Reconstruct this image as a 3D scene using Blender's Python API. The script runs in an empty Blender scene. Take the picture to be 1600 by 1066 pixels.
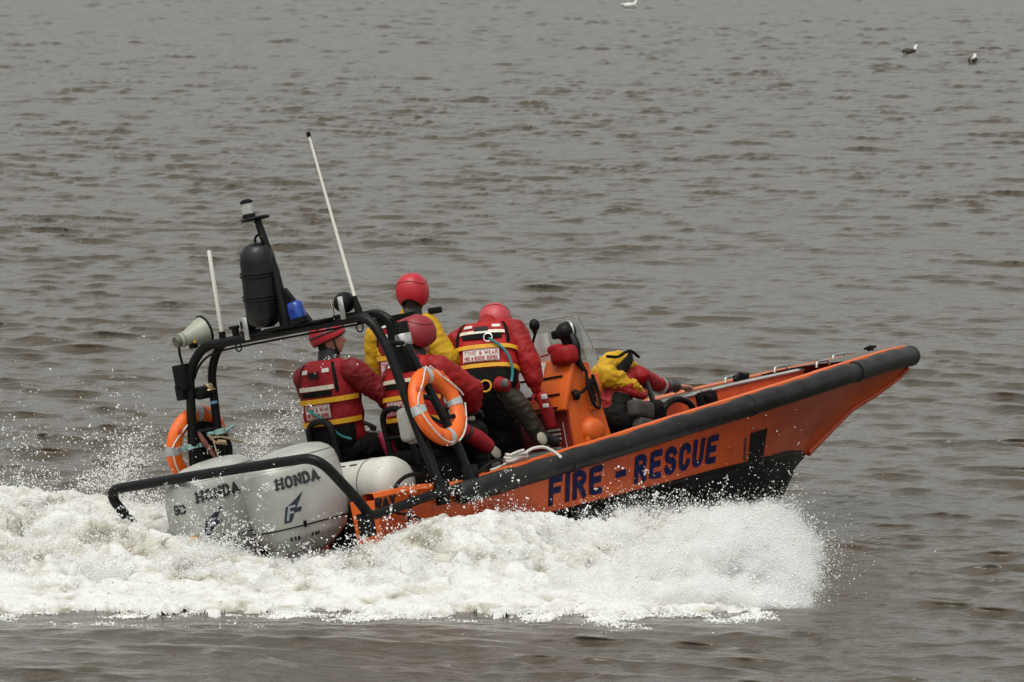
import bpy, bmesh, math, random
import numpy as np
from mathutils import Vector, Matrix
random.seed(4)
rng = np.random.default_rng(7)
S = bpy.context.scene
COL = S.collection
rad = math.radians

# ---------------------------------------------------------------- camera, sky, sun, exposure
CAM_H = 5.9
cd = bpy.data.cameras.new('camera')
cam = bpy.data.objects.new('camera', cd)
COL.objects.link(cam)
cam.location = (0, 0, CAM_H)
cam.rotation_euler = (rad(90 - 4.391), 0, 0)
cd.sensor_width = 36.0
cd.lens = 258.75
cd.clip_start = 0.5
cd.clip_end = 20000
cd.dof.use_dof = True
cd.dof.focus_distance = 54.5
cd.dof.aperture_fstop = 16.0
S.camera = cam

SUN_EL, SUN_AZ = 66.0, 205.0      # azimuth clockwise from +Y (the view direction)
W = bpy.data.worlds.new('World')
S.world = W
W.use_nodes = True
nt = W.node_tree
nt.nodes.clear()
sky = nt.nodes.new('ShaderNodeTexSky')
sky.sky_type = 'NISHITA'
sky.sun_disc = False
sky.sun_elevation = rad(SUN_EL)
sky.sun_rotation = rad(SUN_AZ)
sky.air_density = 1.0
sky.dust_density = 5.0
hs = nt.nodes.new('ShaderNodeHueSaturation')
hs.inputs['Saturation'].default_value = 0.10
bg = nt.nodes.new('ShaderNodeBackground')
bg.inputs['Strength'].default_value = 0.15
wo = nt.nodes.new('ShaderNodeOutputWorld')
tint = nt.nodes.new('ShaderNodeMixRGB')
tint.blend_type = 'MULTIPLY'
tint.inputs[0].default_value = 1.0
tint.inputs[2].default_value = (0.985, 1.0, 0.955, 1)
nt.links.new(sky.outputs[0], hs.inputs['Color'])
nt.links.new(hs.outputs[0], tint.inputs[1])
nt.links.new(tint.outputs[0], bg.inputs['Color'])
nt.links.new(bg.outputs[0], wo.inputs['Surface'])

sd = bpy.data.lights.new('sun', 'SUN')
sd.energy = 0.45
sd.angle = rad(22)
sd.color = (1.0, 0.96, 0.9)
sun = bpy.data.objects.new('sun', sd)
COL.objects.link(sun)
az = rad(SUN_AZ)
sdir = Vector((math.sin(az) * math.cos(rad(SUN_EL)), math.cos(az) * math.cos(rad(SUN_EL)), math.sin(rad(SUN_EL))))
sun.rotation_euler = sdir.to_track_quat('Z', 'Y').to_euler()

S.view_settings.view_transform = 'Standard'
S.view_settings.look = 'None'
S.view_settings.exposure = 0.36
S.view_settings.gamma = 1.0
S.view_settings.use_curve_mapping = False
S.render.engine = 'CYCLES'
S.cycles.max_bounces = 8
S.cycles.diffuse_bounces = 4
S.cycles.volume_bounces = 6
S.cycles.volume_step_rate = 2.0
S.cycles.volume_max_steps = 256
S.cycles.use_denoising = True

# ---------------------------------------------------------------- boat frame
YAW, PITCH, ROLL = 0.8115616, 0.0869528, 0.1709657
MB = (Matrix.Translation((-1.7235, 54.2411, -0.3914))
      @ Matrix.Rotation(YAW, 4, 'Z') @ Matrix.Rotation(-PITCH, 4, 'Y') @ Matrix.Rotation(-ROLL, 4, 'X'))
MBn = np.array(MB)


def toworld(P):
    P = np.atleast_2d(np.asarray(P, float))
    return P @ MBn[:3, :3].T + MBn[:3, 3]


# ---------------------------------------------------------------- noise
class Noise:
    def __init__(s, seed):
        r = np.random.default_rng(seed)
        s.p = np.concatenate([r.permutation(256)] * 3)
        g = r.normal(size=(256, 3))
        s.g = g / np.linalg.norm(g, axis=1)[:, None]

    def __call__(s, x, y, z=0.0):
        x, y, z = np.broadcast_arrays(np.asarray(x, float), np.asarray(y, float), np.asarray(z, float))
        xi, yi, zi = np.floor(x).astype(int), np.floor(y).astype(int), np.floor(z).astype(int)
        xf, yf, zf = x - xi, y - yi, z - zi
        xi &= 255; yi &= 255; zi &= 255
        f = lambda t: t * t * t * (t * (t * 6 - 15) + 10)
        u, v, w = f(xf), f(yf), f(zf)
        out = 0
        for dx in (0, 1):
            for dy in (0, 1):
                for dz in (0, 1):
                    h = s.p[s.p[s.p[xi + dx] + yi + dy] + zi + dz]
                    g = s.g[h]
                    d = g[..., 0] * (xf - dx) + g[..., 1] * (yf - dy) + g[..., 2] * (zf - dz)
                    out = out + d * (u if dx else 1 - u) * (v if dy else 1 - v) * (w if dz else 1 - w)
        return out


NZ = Noise(3)


def fbm(x, y, z=0.0, o=4, lac=2.1, gain=0.5):
    a, s, t = 1.0, 0.0, 1.0
    for i in range(o):
        s = s + a * NZ(x * t + 17.3 * i, y * t - 9.1 * i, np.asarray(z) * t + 5.7 * i)
        a *= gain
        t *= lac
    return s


def sstep(a, b, x):
    t = np.clip((x - a) / (b - a), 0, 1)
    return t * t * (3 - 2 * t)


# ---------------------------------------------------------------- materials
MATS = {}


def mat(name, col, rough=0.6, metal=0.0, var=0.0, scale=6.0, col2=None, bump=0.0, bscale=40.0, spec=0.5,
        rvar=0.0, trans=0.0, coat=0.0, sheen=0.0, emit=None, detail=6.0, stretch=None, alpha=1.0, sub=0.0, thresh=None):
    if name in MATS:
        return MATS[name]
    m = bpy.data.materials.new(name)
    m.use_nodes = True
    t = m.node_tree
    b = t.nodes['Principled BSDF']
    b.inputs['Roughness'].default_value = rough
    b.inputs['Metallic'].default_value = metal
    b.inputs['Specular IOR Level'].default_value = spec
    b.inputs['Transmission Weight'].default_value = trans
    b.inputs['Coat Weight'].default_value = coat
    b.inputs['Sheen Weight'].default_value = sheen
    b.inputs['Alpha'].default_value = alpha
    b.inputs['Base Color'].default_value = (*col, 1)
    if sub:
        b.inputs['Subsurface Weight'].default_value = sub
        b.inputs['Subsurface Scale'].default_value = 0.03
    co = t.nodes.new('ShaderNodeTexCoord')
    src = co.outputs['Object']
    if stretch:
        mp = t.nodes.new('ShaderNodeMapping')
        mp.inputs['Scale'].default_value = stretch
        t.links.new(src, mp.inputs[0])
        src = mp.outputs[0]
    if var or col2:
        n = t.nodes.new('ShaderNodeTexNoise')
        n.inputs['Scale'].default_value = scale
        n.inputs['Detail'].default_value = detail
        n.inputs['Roughness'].default_value = 0.65
        t.links.new(src, n.inputs['Vector'])
        r = t.nodes.new('ShaderNodeMapRange')
        lo, hi = thresh or (0.35, 0.65)
        r.inputs['From Min'].default_value = lo
        r.inputs['From Max'].default_value = hi
        t.links.new(n.outputs['Fac'], r.inputs['Value'])
        mx = t.nodes.new('ShaderNodeMixRGB')
        c2 = col2 or tuple(c * (1 - var) for c in col)
        mx.inputs[1].default_value = (*col, 1)
        mx.inputs[2].default_value = (*c2, 1)
        t.links.new(r.outputs[0], mx.inputs[0])
        t.links.new(mx.outputs[0], b.inputs['Base Color'])
        if rvar:
            r2 = t.nodes.new('ShaderNodeMapRange')
            r2.inputs['To Min'].default_value = rough
            r2.inputs['To Max'].default_value = min(1, rough + rvar)
            t.links.new(n.outputs['Fac'], r2.inputs['Value'])
            t.links.new(r2.outputs[0], b.inputs['Roughness'])
    if bump:
        n2 = t.nodes.new('ShaderNodeTexNoise')
        n2.inputs['Scale'].default_value = bscale
        n2.inputs['Detail'].default_value = 5
        t.links.new(src, n2.inputs['Vector'])
        bp = t.nodes.new('ShaderNodeBump')
        bp.inputs['Strength'].default_value = 1.0
        bp.inputs['Distance'].default_value = bump
        t.links.new(n2.outputs['Fac'], bp.inputs['Height'])
        t.links.new(bp.outputs[0], b.inputs['Normal'])
    if emit:
        b.inputs['Emission Color'].default_value = (*emit[0], 1)
        b.inputs['Emission Strength'].default_value = emit[1]
    MATS[name] = m
    return m


ORANGE = mat('orange_paint', (0.58, 0.082, 0.004), 0.30, var=0.3, scale=2.2, col2=(0.40, 0.042, 0.004), bump=0.002, bscale=60, rvar=0.25, stretch=(0.5, 1, 2.5))
ORANGE2 = mat('orange_panel', (0.64, 0.105, 0.005), 0.42, var=0.15, scale=5, bump=0.001, bscale=80, rvar=0.2)
REDIN = mat('red_interior_paint', (0.50, 0.045, 0.014), 0.5, var=0.35, scale=6, rvar=0.2)
BLACKPAINT = mat('black_bottom_paint', (0.003, 0.003, 0.003), 0.42, spec=.12, col2=(0.006, 0.0055, 0.0055), scale=5)
RUBBER = mat('black_rubber', (0.006, 0.006, 0.006), 0.5, spec=.30, col2=(0.024, 0.0235, 0.0225), scale=9, detail=9, thresh=(0.42, 0.72), bump=0.004, bscale=25, stretch=(0.5, 1, 1))
BLACKTUBE = mat('black_tube', (0.003, 0.003, 0.0035), 0.42, col2=(0.007, 0.007, 0.007), spec=.2, scale=14, bump=0.001, bscale=60)
BLACK = mat('black_plastic', (0.003, 0.003, 0.003), 0.48, col2=(0.007, 0.007, 0.007), spec=.16, scale=14)
BLACKCLOTH = mat('black_cloth', (0.003, 0.003, 0.003), 0.8, spec=.12, col2=(0.007, 0.007, 0.006), scale=9, bump=0.01, bscale=20)
DECK = mat('grey_deck', (0.13, 0.125, 0.115), 0.8, var=0.35, scale=10, bump=0.002, bscale=200)
DARKDECK = mat('dark_deck', (0.05, 0.05, 0.048), 0.75, var=0.4, scale=10)
ALU = mat('aluminium', (0.55, 0.55, 0.53), 0.38, metal=0.8, var=0.25, scale=12)
STEEL = mat('steel', (0.62, 0.61, 0.58), 0.28, metal=1.0, var=0.2, scale=12)
SILVER = mat('silver_cowl_paint', (0.42, 0.42, 0.39), 0.30, metal=0.25, col2=(0.33, 0.33, 0.30), scale=4, rvar=0.18, coat=0.3, bump=0.0008, bscale=30)
RAFT = mat('raft_shell', (0.56, 0.55, 0.50), 0.36, col2=(0.46, 0.45, 0.41), scale=5, rvar=0.2, bump=0.001, bscale=40)
LIFEORANGE = mat('lifebuoy_orange', (0.74, 0.12, 0.005), 0.5, col2=(0.72, 0.12, 0.01), scale=6, bump=0.002, bscale=50)
REFL = mat('reflective_tape', (0.46, 0.47, 0.47), 0.35, metal=0.2, col2=(0.33, 0.34, 0.34), scale=20)
WROPE = mat('white_rope', (0.62, 0.59, 0.55), 0.8, col2=(0.45, 0.43, 0.39), scale=60, bump=0.002, bscale=150)
NAVY = mat('navy_lettering', (0.003, 0.006, 0.045), 0.5, spec=.15, col2=(0.006, 0.010, 0.065), scale=18)
INK = mat('black_lettering', (0.014, 0.014, 0.016), 0.4)
REDINK = mat('red_lettering', (0.35, 0.03, 0.04), 0.6)
WHITE = mat('white_label', (0.62, 0.60, 0.57), 0.6, col2=(0.5, 0.48, 0.45), scale=12)
REDSUIT = mat('red_suit', (0.19, 0.005, 0.009), 0.62, col2=(0.11, 0.004, 0.006), scale=7, bump=0.011, bscale=10, spec=0.3)
REDSUIT2 = mat('bright_red_suit', (0.31, 0.005, 0.007), 0.6, col2=(0.20, 0.004, 0.005), scale=7, bump=0.011, bscale=10, spec=0.3)
YELLOW = mat('yellow_suit', (0.56, 0.33, 0.006), 0.6, col2=(0.40, 0.21, 0.005), scale=6, bump=0.012, bscale=10, spec=0.3)
DARKSUIT = mat('dark_trousers', (0.003, 0.0027, 0.0027), 0.65, spec=.12, col2=(0.008, 0.007, 0.006), scale=8, bump=0.014, bscale=12)
OLIVE = mat('olive_sheen_trousers', (0.055, 0.042, 0.026), 0.45, col2=(0.025, 0.02, 0.014), scale=6, bump=0.012, bscale=14)  # dark trousers with their wet sheen put into the base colour
VESTRED = mat('red_vest', (0.23, 0.005, 0.010), 0.68, spec=.3, col2=(0.24, 0.006, 0.010), scale=10, bump=0.012, bscale=30)
HELMETRED = mat('red_helmet', (0.38, 0.008, 0.016), 0.33, col2=(0.42, 0.012, 0.022), scale=5, rvar=0.2)
HELMETDULL = mat('dull_red_helmet', (0.23, 0.010, 0.018), 0.4, col2=(0.24, 0.014, 0.022), scale=5, rvar=0.2)
STRAPY = mat('yellow_webbing', (0.70, 0.36, 0.01), 0.7, col2=(0.55, 0.27, 0.01), scale=30)
TEAL = mat('teal_cord', (0.02, 0.22, 0.22), 0.7, col2=(0.01, 0.12, 0.13), scale=60)
PALETEAL = mat('pale_teal_strap', (0.22, 0.36, 0.33), 0.7)
TAN = mat('tan_rope', (0.34, 0.26, 0.16), 0.8)
BROWN = mat('brown_strap', (0.16, 0.055, 0.04), 0.75)
SKIN = mat('skin', (0.50, 0.25, 0.17), 0.5, col2=(0.44, 0.19, 0.13), scale=25, sub=0.1)
HORN = mat('grey_green_horn', (0.30, 0.31, 0.25), 0.45, col2=(0.23, 0.24, 0.19), scale=8)
BLUE = mat('blue_lens', (0.003, 0.022, 0.16), 0.08, trans=0.2, col2=(0.008, 0.07, 0.42), scale=30)
CLEAR = mat('clear_lens', (0.75, 0.74, 0.70), 0.12, trans=0.5, col2=(0.55, 0.55, 0.52), scale=20)
AERIAL = mat('white_aerial', (0.66, 0.63, 0.57), 0.45)
EYE = mat('dark_eye', (0.02, 0.015, 0.012), 0.2)
LIP = mat('lips', (0.34, 0.10, 0.085), 0.5)
PAPER = mat('paper', (0.55, 0.54, 0.52), 0.7, col2=(0.38, 0.37, 0.36), scale=14, thresh=(0.5, 0.75))
BOOT = mat('boot_rubber', (0.012, 0.012, 0.012), 0.5)
BOOTSOLE = mat('boot_pale_sole', (0.42, 0.39, 0.30), 0.6)
GREYVEST = mat('dark_grey_panel', (0.05, 0.045, 0.043), 0.75, col2=(0.03, 0.027, 0.026), scale=12, bump=0.01, bscale=25)
MAROON = mat('maroon_locker', (0.22, 0.014, 0.012), 0.55, var=0.3, scale=8)
DRAB = mat('drab_grey_bag', (0.4, 0.39, 0.35), 0.8, bump=0.01, bscale=15)
GULLW = mat('white_feathers', (0.75, 0.74, 0.71), 0.8, col2=(0.6, 0.59, 0.56), scale=30)
GULLD = mat('dark_brown_feathers', (0.05, 0.035, 0.025), 0.8)
BEAK = mat('yellow_beak', (0.4, 0.25, 0.04), 0.5)


def glass():
    m = bpy.data.materials.new('windscreen_acrylic')
    m.use_nodes = True
    t = m.node_tree
    t.nodes.clear()
    o = t.nodes.new('ShaderNodeOutputMaterial')
    tr = t.nodes.new('ShaderNodeBsdfTransparent')
    tr.inputs[0].default_value = (0.90, 0.91, 0.89, 1)
    gl = t.nodes.new('ShaderNodeBsdfGlossy')
    gl.inputs['Roughness'].default_value = 0.08
    df = t.nodes.new('ShaderNodeBsdfDiffuse')
    df.inputs[0].default_value = (0.5, 0.5, 0.48, 1)
    mx = t.nodes.new('ShaderNodeMixShader')
    mx.inputs[0].default_value = 0.10
    mx2 = t.nodes.new('ShaderNodeMixShader')
    nz = t.nodes.new('ShaderNodeTexNoise')
    nz.inputs['Scale'].default_value = 14
    mrr = t.nodes.new('ShaderNodeMapRange')
    mrr.inputs['From Min'].default_value = 0.3
    mrr.inputs['From Max'].default_value = 0.8
    mrr.inputs['To Min'].default_value = 0.06
    mrr.inputs['To Max'].default_value = 0.30
    t.links.new(nz.outputs['Fac'], mrr.inputs[0])
    t.links.new(mrr.outputs[0], mx2.inputs[0])
    t.links.new(tr.outputs[0], mx.inputs[1])
    t.links.new(gl.outputs[0], mx.inputs[2])
    t.links.new(mx.outputs[0], mx2.inputs[1])
    t.links.new(df.outputs[0], mx2.inputs[2])
    t.links.new(mx2.outputs[0], o.inputs[0])
    return m


GLASS = glass()


def weather(m, col, scale, stretch, lo, hi, amount):
    t = m.node_tree
    b = t.nodes['Principled BSDF']
    src = b.inputs['Base Color'].links[0].from_socket
    co = t.nodes.new('ShaderNodeTexCoord')
    mp = t.nodes.new('ShaderNodeMapping')
    mp.inputs['Scale'].default_value = stretch
    n = t.nodes.new('ShaderNodeTexNoise')
    n.inputs['Scale'].default_value = scale
    n.inputs['Detail'].default_value = 8
    n.inputs['Roughness'].default_value = .7
    r = t.nodes.new('ShaderNodeMapRange')
    r.inputs['From Min'].default_value = lo
    r.inputs['From Max'].default_value = hi
    r.inputs['To Max'].default_value = amount
    mx = t.nodes.new('ShaderNodeMixRGB')
    mx.inputs[2].default_value = (*col, 1)
    t.links.new(co.outputs['Object'], mp.inputs[0])
    t.links.new(mp.outputs[0], n.inputs['Vector'])
    t.links.new(n.outputs['Fac'], r.inputs[0])
    t.links.new(r.outputs[0], mx.inputs[0])
    t.links.new(src, mx.inputs[1])
    t.links.new(mx.outputs[0], b.inputs['Base Color'])


weather(ORANGE, (.16, .035, .012), 9, (2.2, 1, .35), .56, .74, .6)
weather(ORANGE, (.62, .30, .16), 34, (.5, 1, 1), .64, .74, .5)
weather(ORANGE2, (.25, .05, .012), 14, (1, 1, .6), .58, .75, .5)
weather(SILVER, (.12, .12, .11), 16, (1, 1, .5), .58, .76, .45)
weather(RUBBER, (.12, .117, .11), 40, (.4, 1, 1), .60, .74, .6)
weather(BLACKTUBE, (.03, .03, .029), 45, (1, 1, 1), .62, .74, .5)
weather(RAFT, (.30, .29, .26), 12, (1, 1, 1), .58, .75, .5)
weather(HELMETRED, (.62, .12, .12), 40, (1, 1, 1), .66, .74, .5)
weather(HELMETDULL, (.42, .12, .12), 40, (1, 1, 1), .64, .74, .5)


# ---------------------------------------------------------------- mesh builder (coordinates in the boat frame)
def v3(p):
    return np.array(p, float)


def unit(v):
    v = v3(v)
    return v / (np.linalg.norm(v) + 1e-12)


def perp(d):
    d = unit(d)
    a = np.array([0, 0, 1.0]) if abs(d[2]) < 0.9 else np.array([1.0, 0, 0])
    e1 = unit(np.cross(a, d))
    return e1, np.cross(d, e1)


def crv(pts, n=8, closed=False):
    P = [v3(p) for p in pts]
    out = []
    N = len(P)
    rng_ = range(N) if closed else range(N - 1)
    for i in rng_:
        if closed:
            p0, p1, p2, p3 = P[i - 1], P[i], P[(i + 1) % N], P[(i + 2) % N]
        else:
            p0 = P[i - 1] if i else 2 * P[0] - P[1]
            p1, p2 = P[i], P[i + 1]
            p3 = P[i + 2] if i + 2 < N else 2 * P[-1] - P[-2]
        for k in range(n):
            t = k / n
            out.append(0.5 * ((2 * p1) + (-p0 + p2) * t + (2 * p0 - 5 * p1 + 4 * p2 - p3) * t * t + (-p0 + 3 * p1 - 3 * p2 + p3) * t ** 3))
    if not closed:
        out.append(P[-1])
    return out


def fillet(pts, r, n=6):
    """polyline with rounded corners"""
    P = [v3(p) for p in pts]
    out = [P[0]]
    for i in range(1, len(P) - 1):
        a, b, c = P[i - 1], P[i], P[i + 1]
        rr = min(r, np.linalg.norm(a - b) * 0.48, np.linalg.norm(c - b) * 0.48)
        s, e = b + unit(a - b) * rr, b + unit(c - b) * rr
        for k in range(n + 1):
            t = k / n
            out.append((1 - t) ** 2 * s + 2 * t * (1 - t) * b + t * t * e)
    out.append(P[-1])
    return out


class M:
    def __init__(s):
        s.v, s.f, s.n = [], [], 0

    def add(s, verts, faces):
        verts = np.asarray(verts, float).reshape(-1, 3)
        s.v.append(verts)
        s.f += [tuple(int(i) + s.n for i in f) for f in faces]
        s.n += len(verts)
        return s

    def grid(s, G, cu=False, cv=False, cap=False):
        G = np.asarray(G, float)
        a, b = G.shape[:2]
        F = []
        for i in range(a if cu else a - 1):
            for j in range(b if cv else b - 1):
                F.append((i * b + j, ((i + 1) % a) * b + j, ((i + 1) % a) * b + (j + 1) % b, i * b + (j + 1) % b))
        if cap:
            F.append(tuple(range(b))[::-1])
            F.append(tuple((a - 1) * b + j for j in range(b)))
        return s.add(G.reshape(-1, 3), F)

    def tube(s, pts, r, seg=10, closed=False, flat=None, roundend=False):
        P = np.array([v3(p) for p in pts])
        n = len(P)
        R = np.full(n, r, float) if np.isscalar(r) else np.interp(np.linspace(0, 1, n), np.linspace(0, 1, len(r)), r)
        T = np.gradient(P, axis=0) if not closed else np.roll(P, -1, 0) - np.roll(P, 1, 0)
        T = T / (np.linalg.norm(T, axis=1)[:, None] + 1e-12)
        if roundend and not closed:
            r0, r1 = R[0], R[-1]
            P = np.vstack([P[0] - T[0] * r0 * 0.6, P[0] - T[0] * r0 * 0.35, P, P[-1] + T[-1] * r1 * 0.35, P[-1] + T[-1] * r1 * 0.6])
            R = np.concatenate([[r0 * 0.45, r0 * 0.85], R, [r1 * 0.85, r1 * 0.45]])
            T = np.vstack([T[0], T[0], T, T[-1], T[-1]])
            n = len(P)
        e1, e2 = perp(T[0])
        G = []
        ang = np.linspace(0, 2 * np.pi, seg, endpoint=False)
        for i in range(n):
            e1 = e1 - T[i] * np.dot(e1, T[i])
            e1 = unit(e1)
            e2 = np.cross(T[i], e1)
            G.append(P[i] + R[i] * (np.cos(ang)[:, None] * e1 + np.sin(ang)[:, None] * e2))
        return s.grid(G, cu=closed, cv=True, cap=not closed)

    def box(s, c, size, R=None, bev=0.0, seg=2):
        bm = bmesh.new()
        bmesh.ops.create_cube(bm, size=1.0)
        for v in bm.verts:
            v.co = Vector((v.co.x * size[0], v.co.y * size[1], v.co.z * size[2]))
        if bev:
            bmesh.ops.bevel(bm, geom=bm.edges[:], offset=bev, segments=seg, affect='EDGES', profile=0.5)
        V_ = np.array([v.co[:] for v in bm.verts])
        bm.verts.index_update()
        F = [tuple(v.index for v in f.verts) for f in bm.faces]
        bm.free()
        if R is not None:
            V_ = V_ @ np.array(R).T
        return s.add(V_ + v3(c), F)

    def lathe(s, prof, o, d, seg=20, e1=None):
        d = unit(d)
        a, b = perp(d)
        if e1 is not None:
            a = unit(v3(e1) - d * np.dot(e1, d))
            b = np.cross(d, a)
        ang = np.linspace(0, 2 * np.pi, seg, endpoint=False)
        G = [v3(o) + d * z + r * (np.cos(ang)[:, None] * a + np.sin(ang)[:, None] * b) for r, z in prof]
        return s.grid(G, cv=True, cap=True)

    def ell(s, c, r, R=None, seg=20, rings=12):
        th = np.linspace(0.02, np.pi - 0.02, rings)
        ph = np.linspace(0, 2 * np.pi, seg, endpoint=False)
        G = np.stack([np.sin(th)[:, None] * np.cos(ph), np.sin(th)[:, None] * np.sin(ph), np.cos(th)[:, None] * np.ones_like(ph)], -1) * np.array(r)
        if R is not None:
            G = G @ np.array(R).T
        return s.grid(G + v3(c), cv=True, cap=True)

    def cap(s, p0, r0, p1, r1, seg=14, rings=5):
        """tapered capsule"""
        p0, p1 = v3(p0), v3(p1)
        d = p1 - p0
        L = np.linalg.norm(d)
        d = d / (L + 1e-9)
        a, b = perp(d)
        ang = np.linspace(0, 2 * np.pi, seg, endpoint=False)
        G = []
        for t in np.linspace(-np.pi / 2 + 0.05, 0, rings):
            G.append(p0 + d * r0 * np.sin(t) + r0 * np.cos(t) * (np.cos(ang)[:, None] * a + np.sin(ang)[:, None] * b))
        for t in np.linspace(0, np.pi / 2 - 0.05, rings):
            G.append(p1 + d * r1 * np.sin(t) + r1 * np.cos(t) * (np.cos(ang)[:, None] * a + np.sin(ang)[:, None] * b))
        return s.grid(G, cv=True, cap=True)

    def torus(s, c, R, r, e1, e2, n=40, seg=12, a0=0, a1=None):
        e1, e2 = unit(e1), unit(e2)
        if a1 is None:
            A = np.linspace(0, 2 * np.pi, n, endpoint=False)
            return s.tube([v3(c) + R * (np.cos(a) * e1 + np.sin(a) * e2) for a in A], r, seg, closed=True)
        A = np.linspace(a0, a1, n)
        return s.tube([v3(c) + R * (np.cos(a) * e1 + np.sin(a) * e2) for a in A], r, seg)

    def arr(s):
        return np.vstack(s.v)


def R_from(f, u):
    """columns: forward, left, up"""
    f = unit(f)
    l = unit(np.cross(u, f))
    u2 = np.cross(f, l)
    return np.stack([f, l, u2], 1)


def mesh_of(name, m, mats, sharp=40, fmat=None):
    me = bpy.data.meshes.new(name)
    me.from_pydata(m.arr().tolist(), [], m.f)
    for x in (mats if isinstance(mats, (list, tuple)) else [mats]):
        me.materials.append(x)
    if fmat is not None:
        me.polygons.foreach_set('material_index', fmat)
    me.polygons.foreach_set('use_smooth', [True] * len(me.polygons))
    bm = bmesh.new()
    bm.from_mesh(me)
    bmesh.ops.recalc_face_normals(bm, faces=bm.faces[:])
    bm.to_mesh(me)
    bm.free()
    me.set_sharp_from_angle(angle=rad(sharp))
    me.update()
    return me


def tag(o, label=None, cat=None, group=None, kind=None):
    if label:
        o['label'] = label
    if cat:
        o['category'] = cat
    if group:
        o['group'] = group
    if kind:
        o['kind'] = kind
    return o


SPLIT = {'rail_bracket', 'fender_joint', 'side_plate', 'small_lettering', 'roll_bar_brace', 'roll_bar_foot', 'hose', 'cable', 'panel_strap',
         'notice_line', 'seam_clip', 'strap', 'cradle', 'air_slot', 'bracket', 'line_patch', 'grab_line', 'pouch_tape', 'stern_quarter', 'lamp_cap', 'chine_band', 'foredeck', 'deck_edging', 'bulwark'}


def islands(m):
    V_ = m.arr()
    par = list(range(len(V_)))

    def find(i):
        while par[i] != i:
            par[i] = par[par[i]]
            i = par[i]
        return i
    for f in m.f:
        a = find(f[0])
        for j in f[1:]:
            par[find(j)] = a
    gr = {}
    for f in m.f:
        gr.setdefault(find(f[0]), []).append(f)
    out = []
    for fs in gr.values():
        ids = sorted({i for f in fs for i in f})
        mp = {i: k for k, i in enumerate(ids)}
        k = M()
        k.add(V_[ids], [tuple(mp[i] for i in f) for f in fs])
        out.append(k)
    return out


class Thing:
    def __init__(s, name, label, cat, base, group=None):
        s.base = v3(base)
        s.o = bpy.data.objects.new(name, None)
        s.o.empty_display_size = 0.1
        COL.objects.link(s.o)
        s.o.matrix_world = MB @ Matrix.Translation(Vector(base))
        tag(s.o, label, cat, group)

    def part(s, name, m, mats, parent=None, sharp=40, fmat=None, label=None):
        if name in SPLIT:
            isl = islands(m)
            if len(isl) > 1:
                return [s._part(name, k, mats, parent, sharp, None, label) for k in isl][0]
        return s._part(name, m, mats, parent, sharp, fmat, label)

    def _part(s, name, m, mats, parent=None, sharp=40, fmat=None, label=None):
        m.v = [m.arr() - s.base]
        o = bpy.data.objects.new(name, mesh_of(name, m, mats, sharp, fmat))
        COL.objects.link(o)
        o.parent = parent or s.o
        if label:
            o['label'] = label
        return o


def single(name, m, mats, label, cat, base, group=None, sharp=40):
    m.v = [m.arr() - v3(base)]
    o = bpy.data.objects.new(name, mesh_of(name, m, mats, sharp))
    COL.objects.link(o)
    o.matrix_world = MB @ Matrix.Translation(Vector(base))
    return tag(o, label, cat, group)


# ---------------------------------------------------------------- stroke lettering
def arc(cx, cy, rx, ry, a0, a1, n=8):
    return [(cx + rx * math.cos(rad(a)), cy + ry * math.sin(rad(a))) for a in np.linspace(a0, a1, n)]


GL = {
    'F': (.55, [[(0, 0), (0, 1)], [(0, 1), (.55, 1)], [(0, .52), (.46, .52)]]),
    'I': (.0, [[(0, 0), (0, 1)]]),
    'R': (.56, [[(0, 0), (0, 1), (.3, 1)] + arc(.3, .76, .26, .24, 90, -90) + [(0, .52)], [(.26, .52), (.56, 0)]]),
    'E': (.55, [[(.55, 1), (0, 1), (0, 0), (.55, 0)], [(0, .52), (.46, .52)]]),
    '-': (.42, [[(0, .5), (.42, .5)]]),
    'S': (.56, [arc(.28, .755, .28, .245, 20, 270, 12) + arc(.28, .255, .28, .255, 90, -160, 12)]),
    'C': (.56, [arc(.28, .72, .28, .28, 10, 180, 8) + arc(.28, .28, .28, .28, 180, 350, 8)]),
    'U': (.56, [[(0, 1), (0, .28)] + arc(.28, .28, .28, .28, 180, 360, 10) + [(.56, 1)]]),
    'A': (.62, [[(0, 0), (.31, 1), (.62, 0)], [(.13, .34), (.49, .34)]]),
    'Y': (.6, [[(0, 1), (.3, .48), (.6, 1)], [(.3, .48), (.3, 0)]]),
    'H': (.58, [[(0, 0), (0, 1)], [(.58, 0), (.58, 1)], [(0, .5), (.58, .5)]]),
    'O': (.62, [arc(.31, .5, .31, .5, 0, 360, 20)]),
    'N': (.6, [[(0, 0), (0, 1), (.6, 0), (.6, 1)]]),
    'D': (.58, [[(0, 0), (0, 1), (.2, 1)] + arc(.2, .5, .38, .5, 90, -90, 12) + [(0, 0)]]),
    'T': (.58, [[(0, 1), (.58, 1)], [(.29, 1), (.29, 0)]]),
    'W': (.8, [[(0, 1), (.2, 0), (.4, .8), (.6, 0), (.8, 1)]]),
    'V': (.6, [[(0, 1), (.3, 0), (.6, 1)]]),
    '&': (.6, [[(.6, 0), (.1, .72)] + arc(.26, .8, .17, .2, 190, -30, 8) + [(.05, .35)] + arc(.25, .22, .22, .22, 150, 300, 8) + [(.58, .45)]]),
    '9': (.56, [arc(.28, .72, .28, .28, 0, 360, 14) + [(.56, .72), (.54, .3)] + arc(.28, .28, .26, .28, 0, -150, 8)]),
    '0': (.56, [arc(.28, .72, .28, .28, 0, 180, 8) + arc(.28, .28, .28, .28, 180, 360, 8) + [(.56, .72)]]),
    'M': (.7, [[(0, 0), (0, 1), (.35, .3), (.7, 1), (.7, 0)]]),
    'P': (.54, [[(0, 0), (0, 1), (.28, 1)] + arc(.28, .75, .26, .25, 90, -90) + [(0, .5)]]),
    ' ': (.35, []),
}
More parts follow.
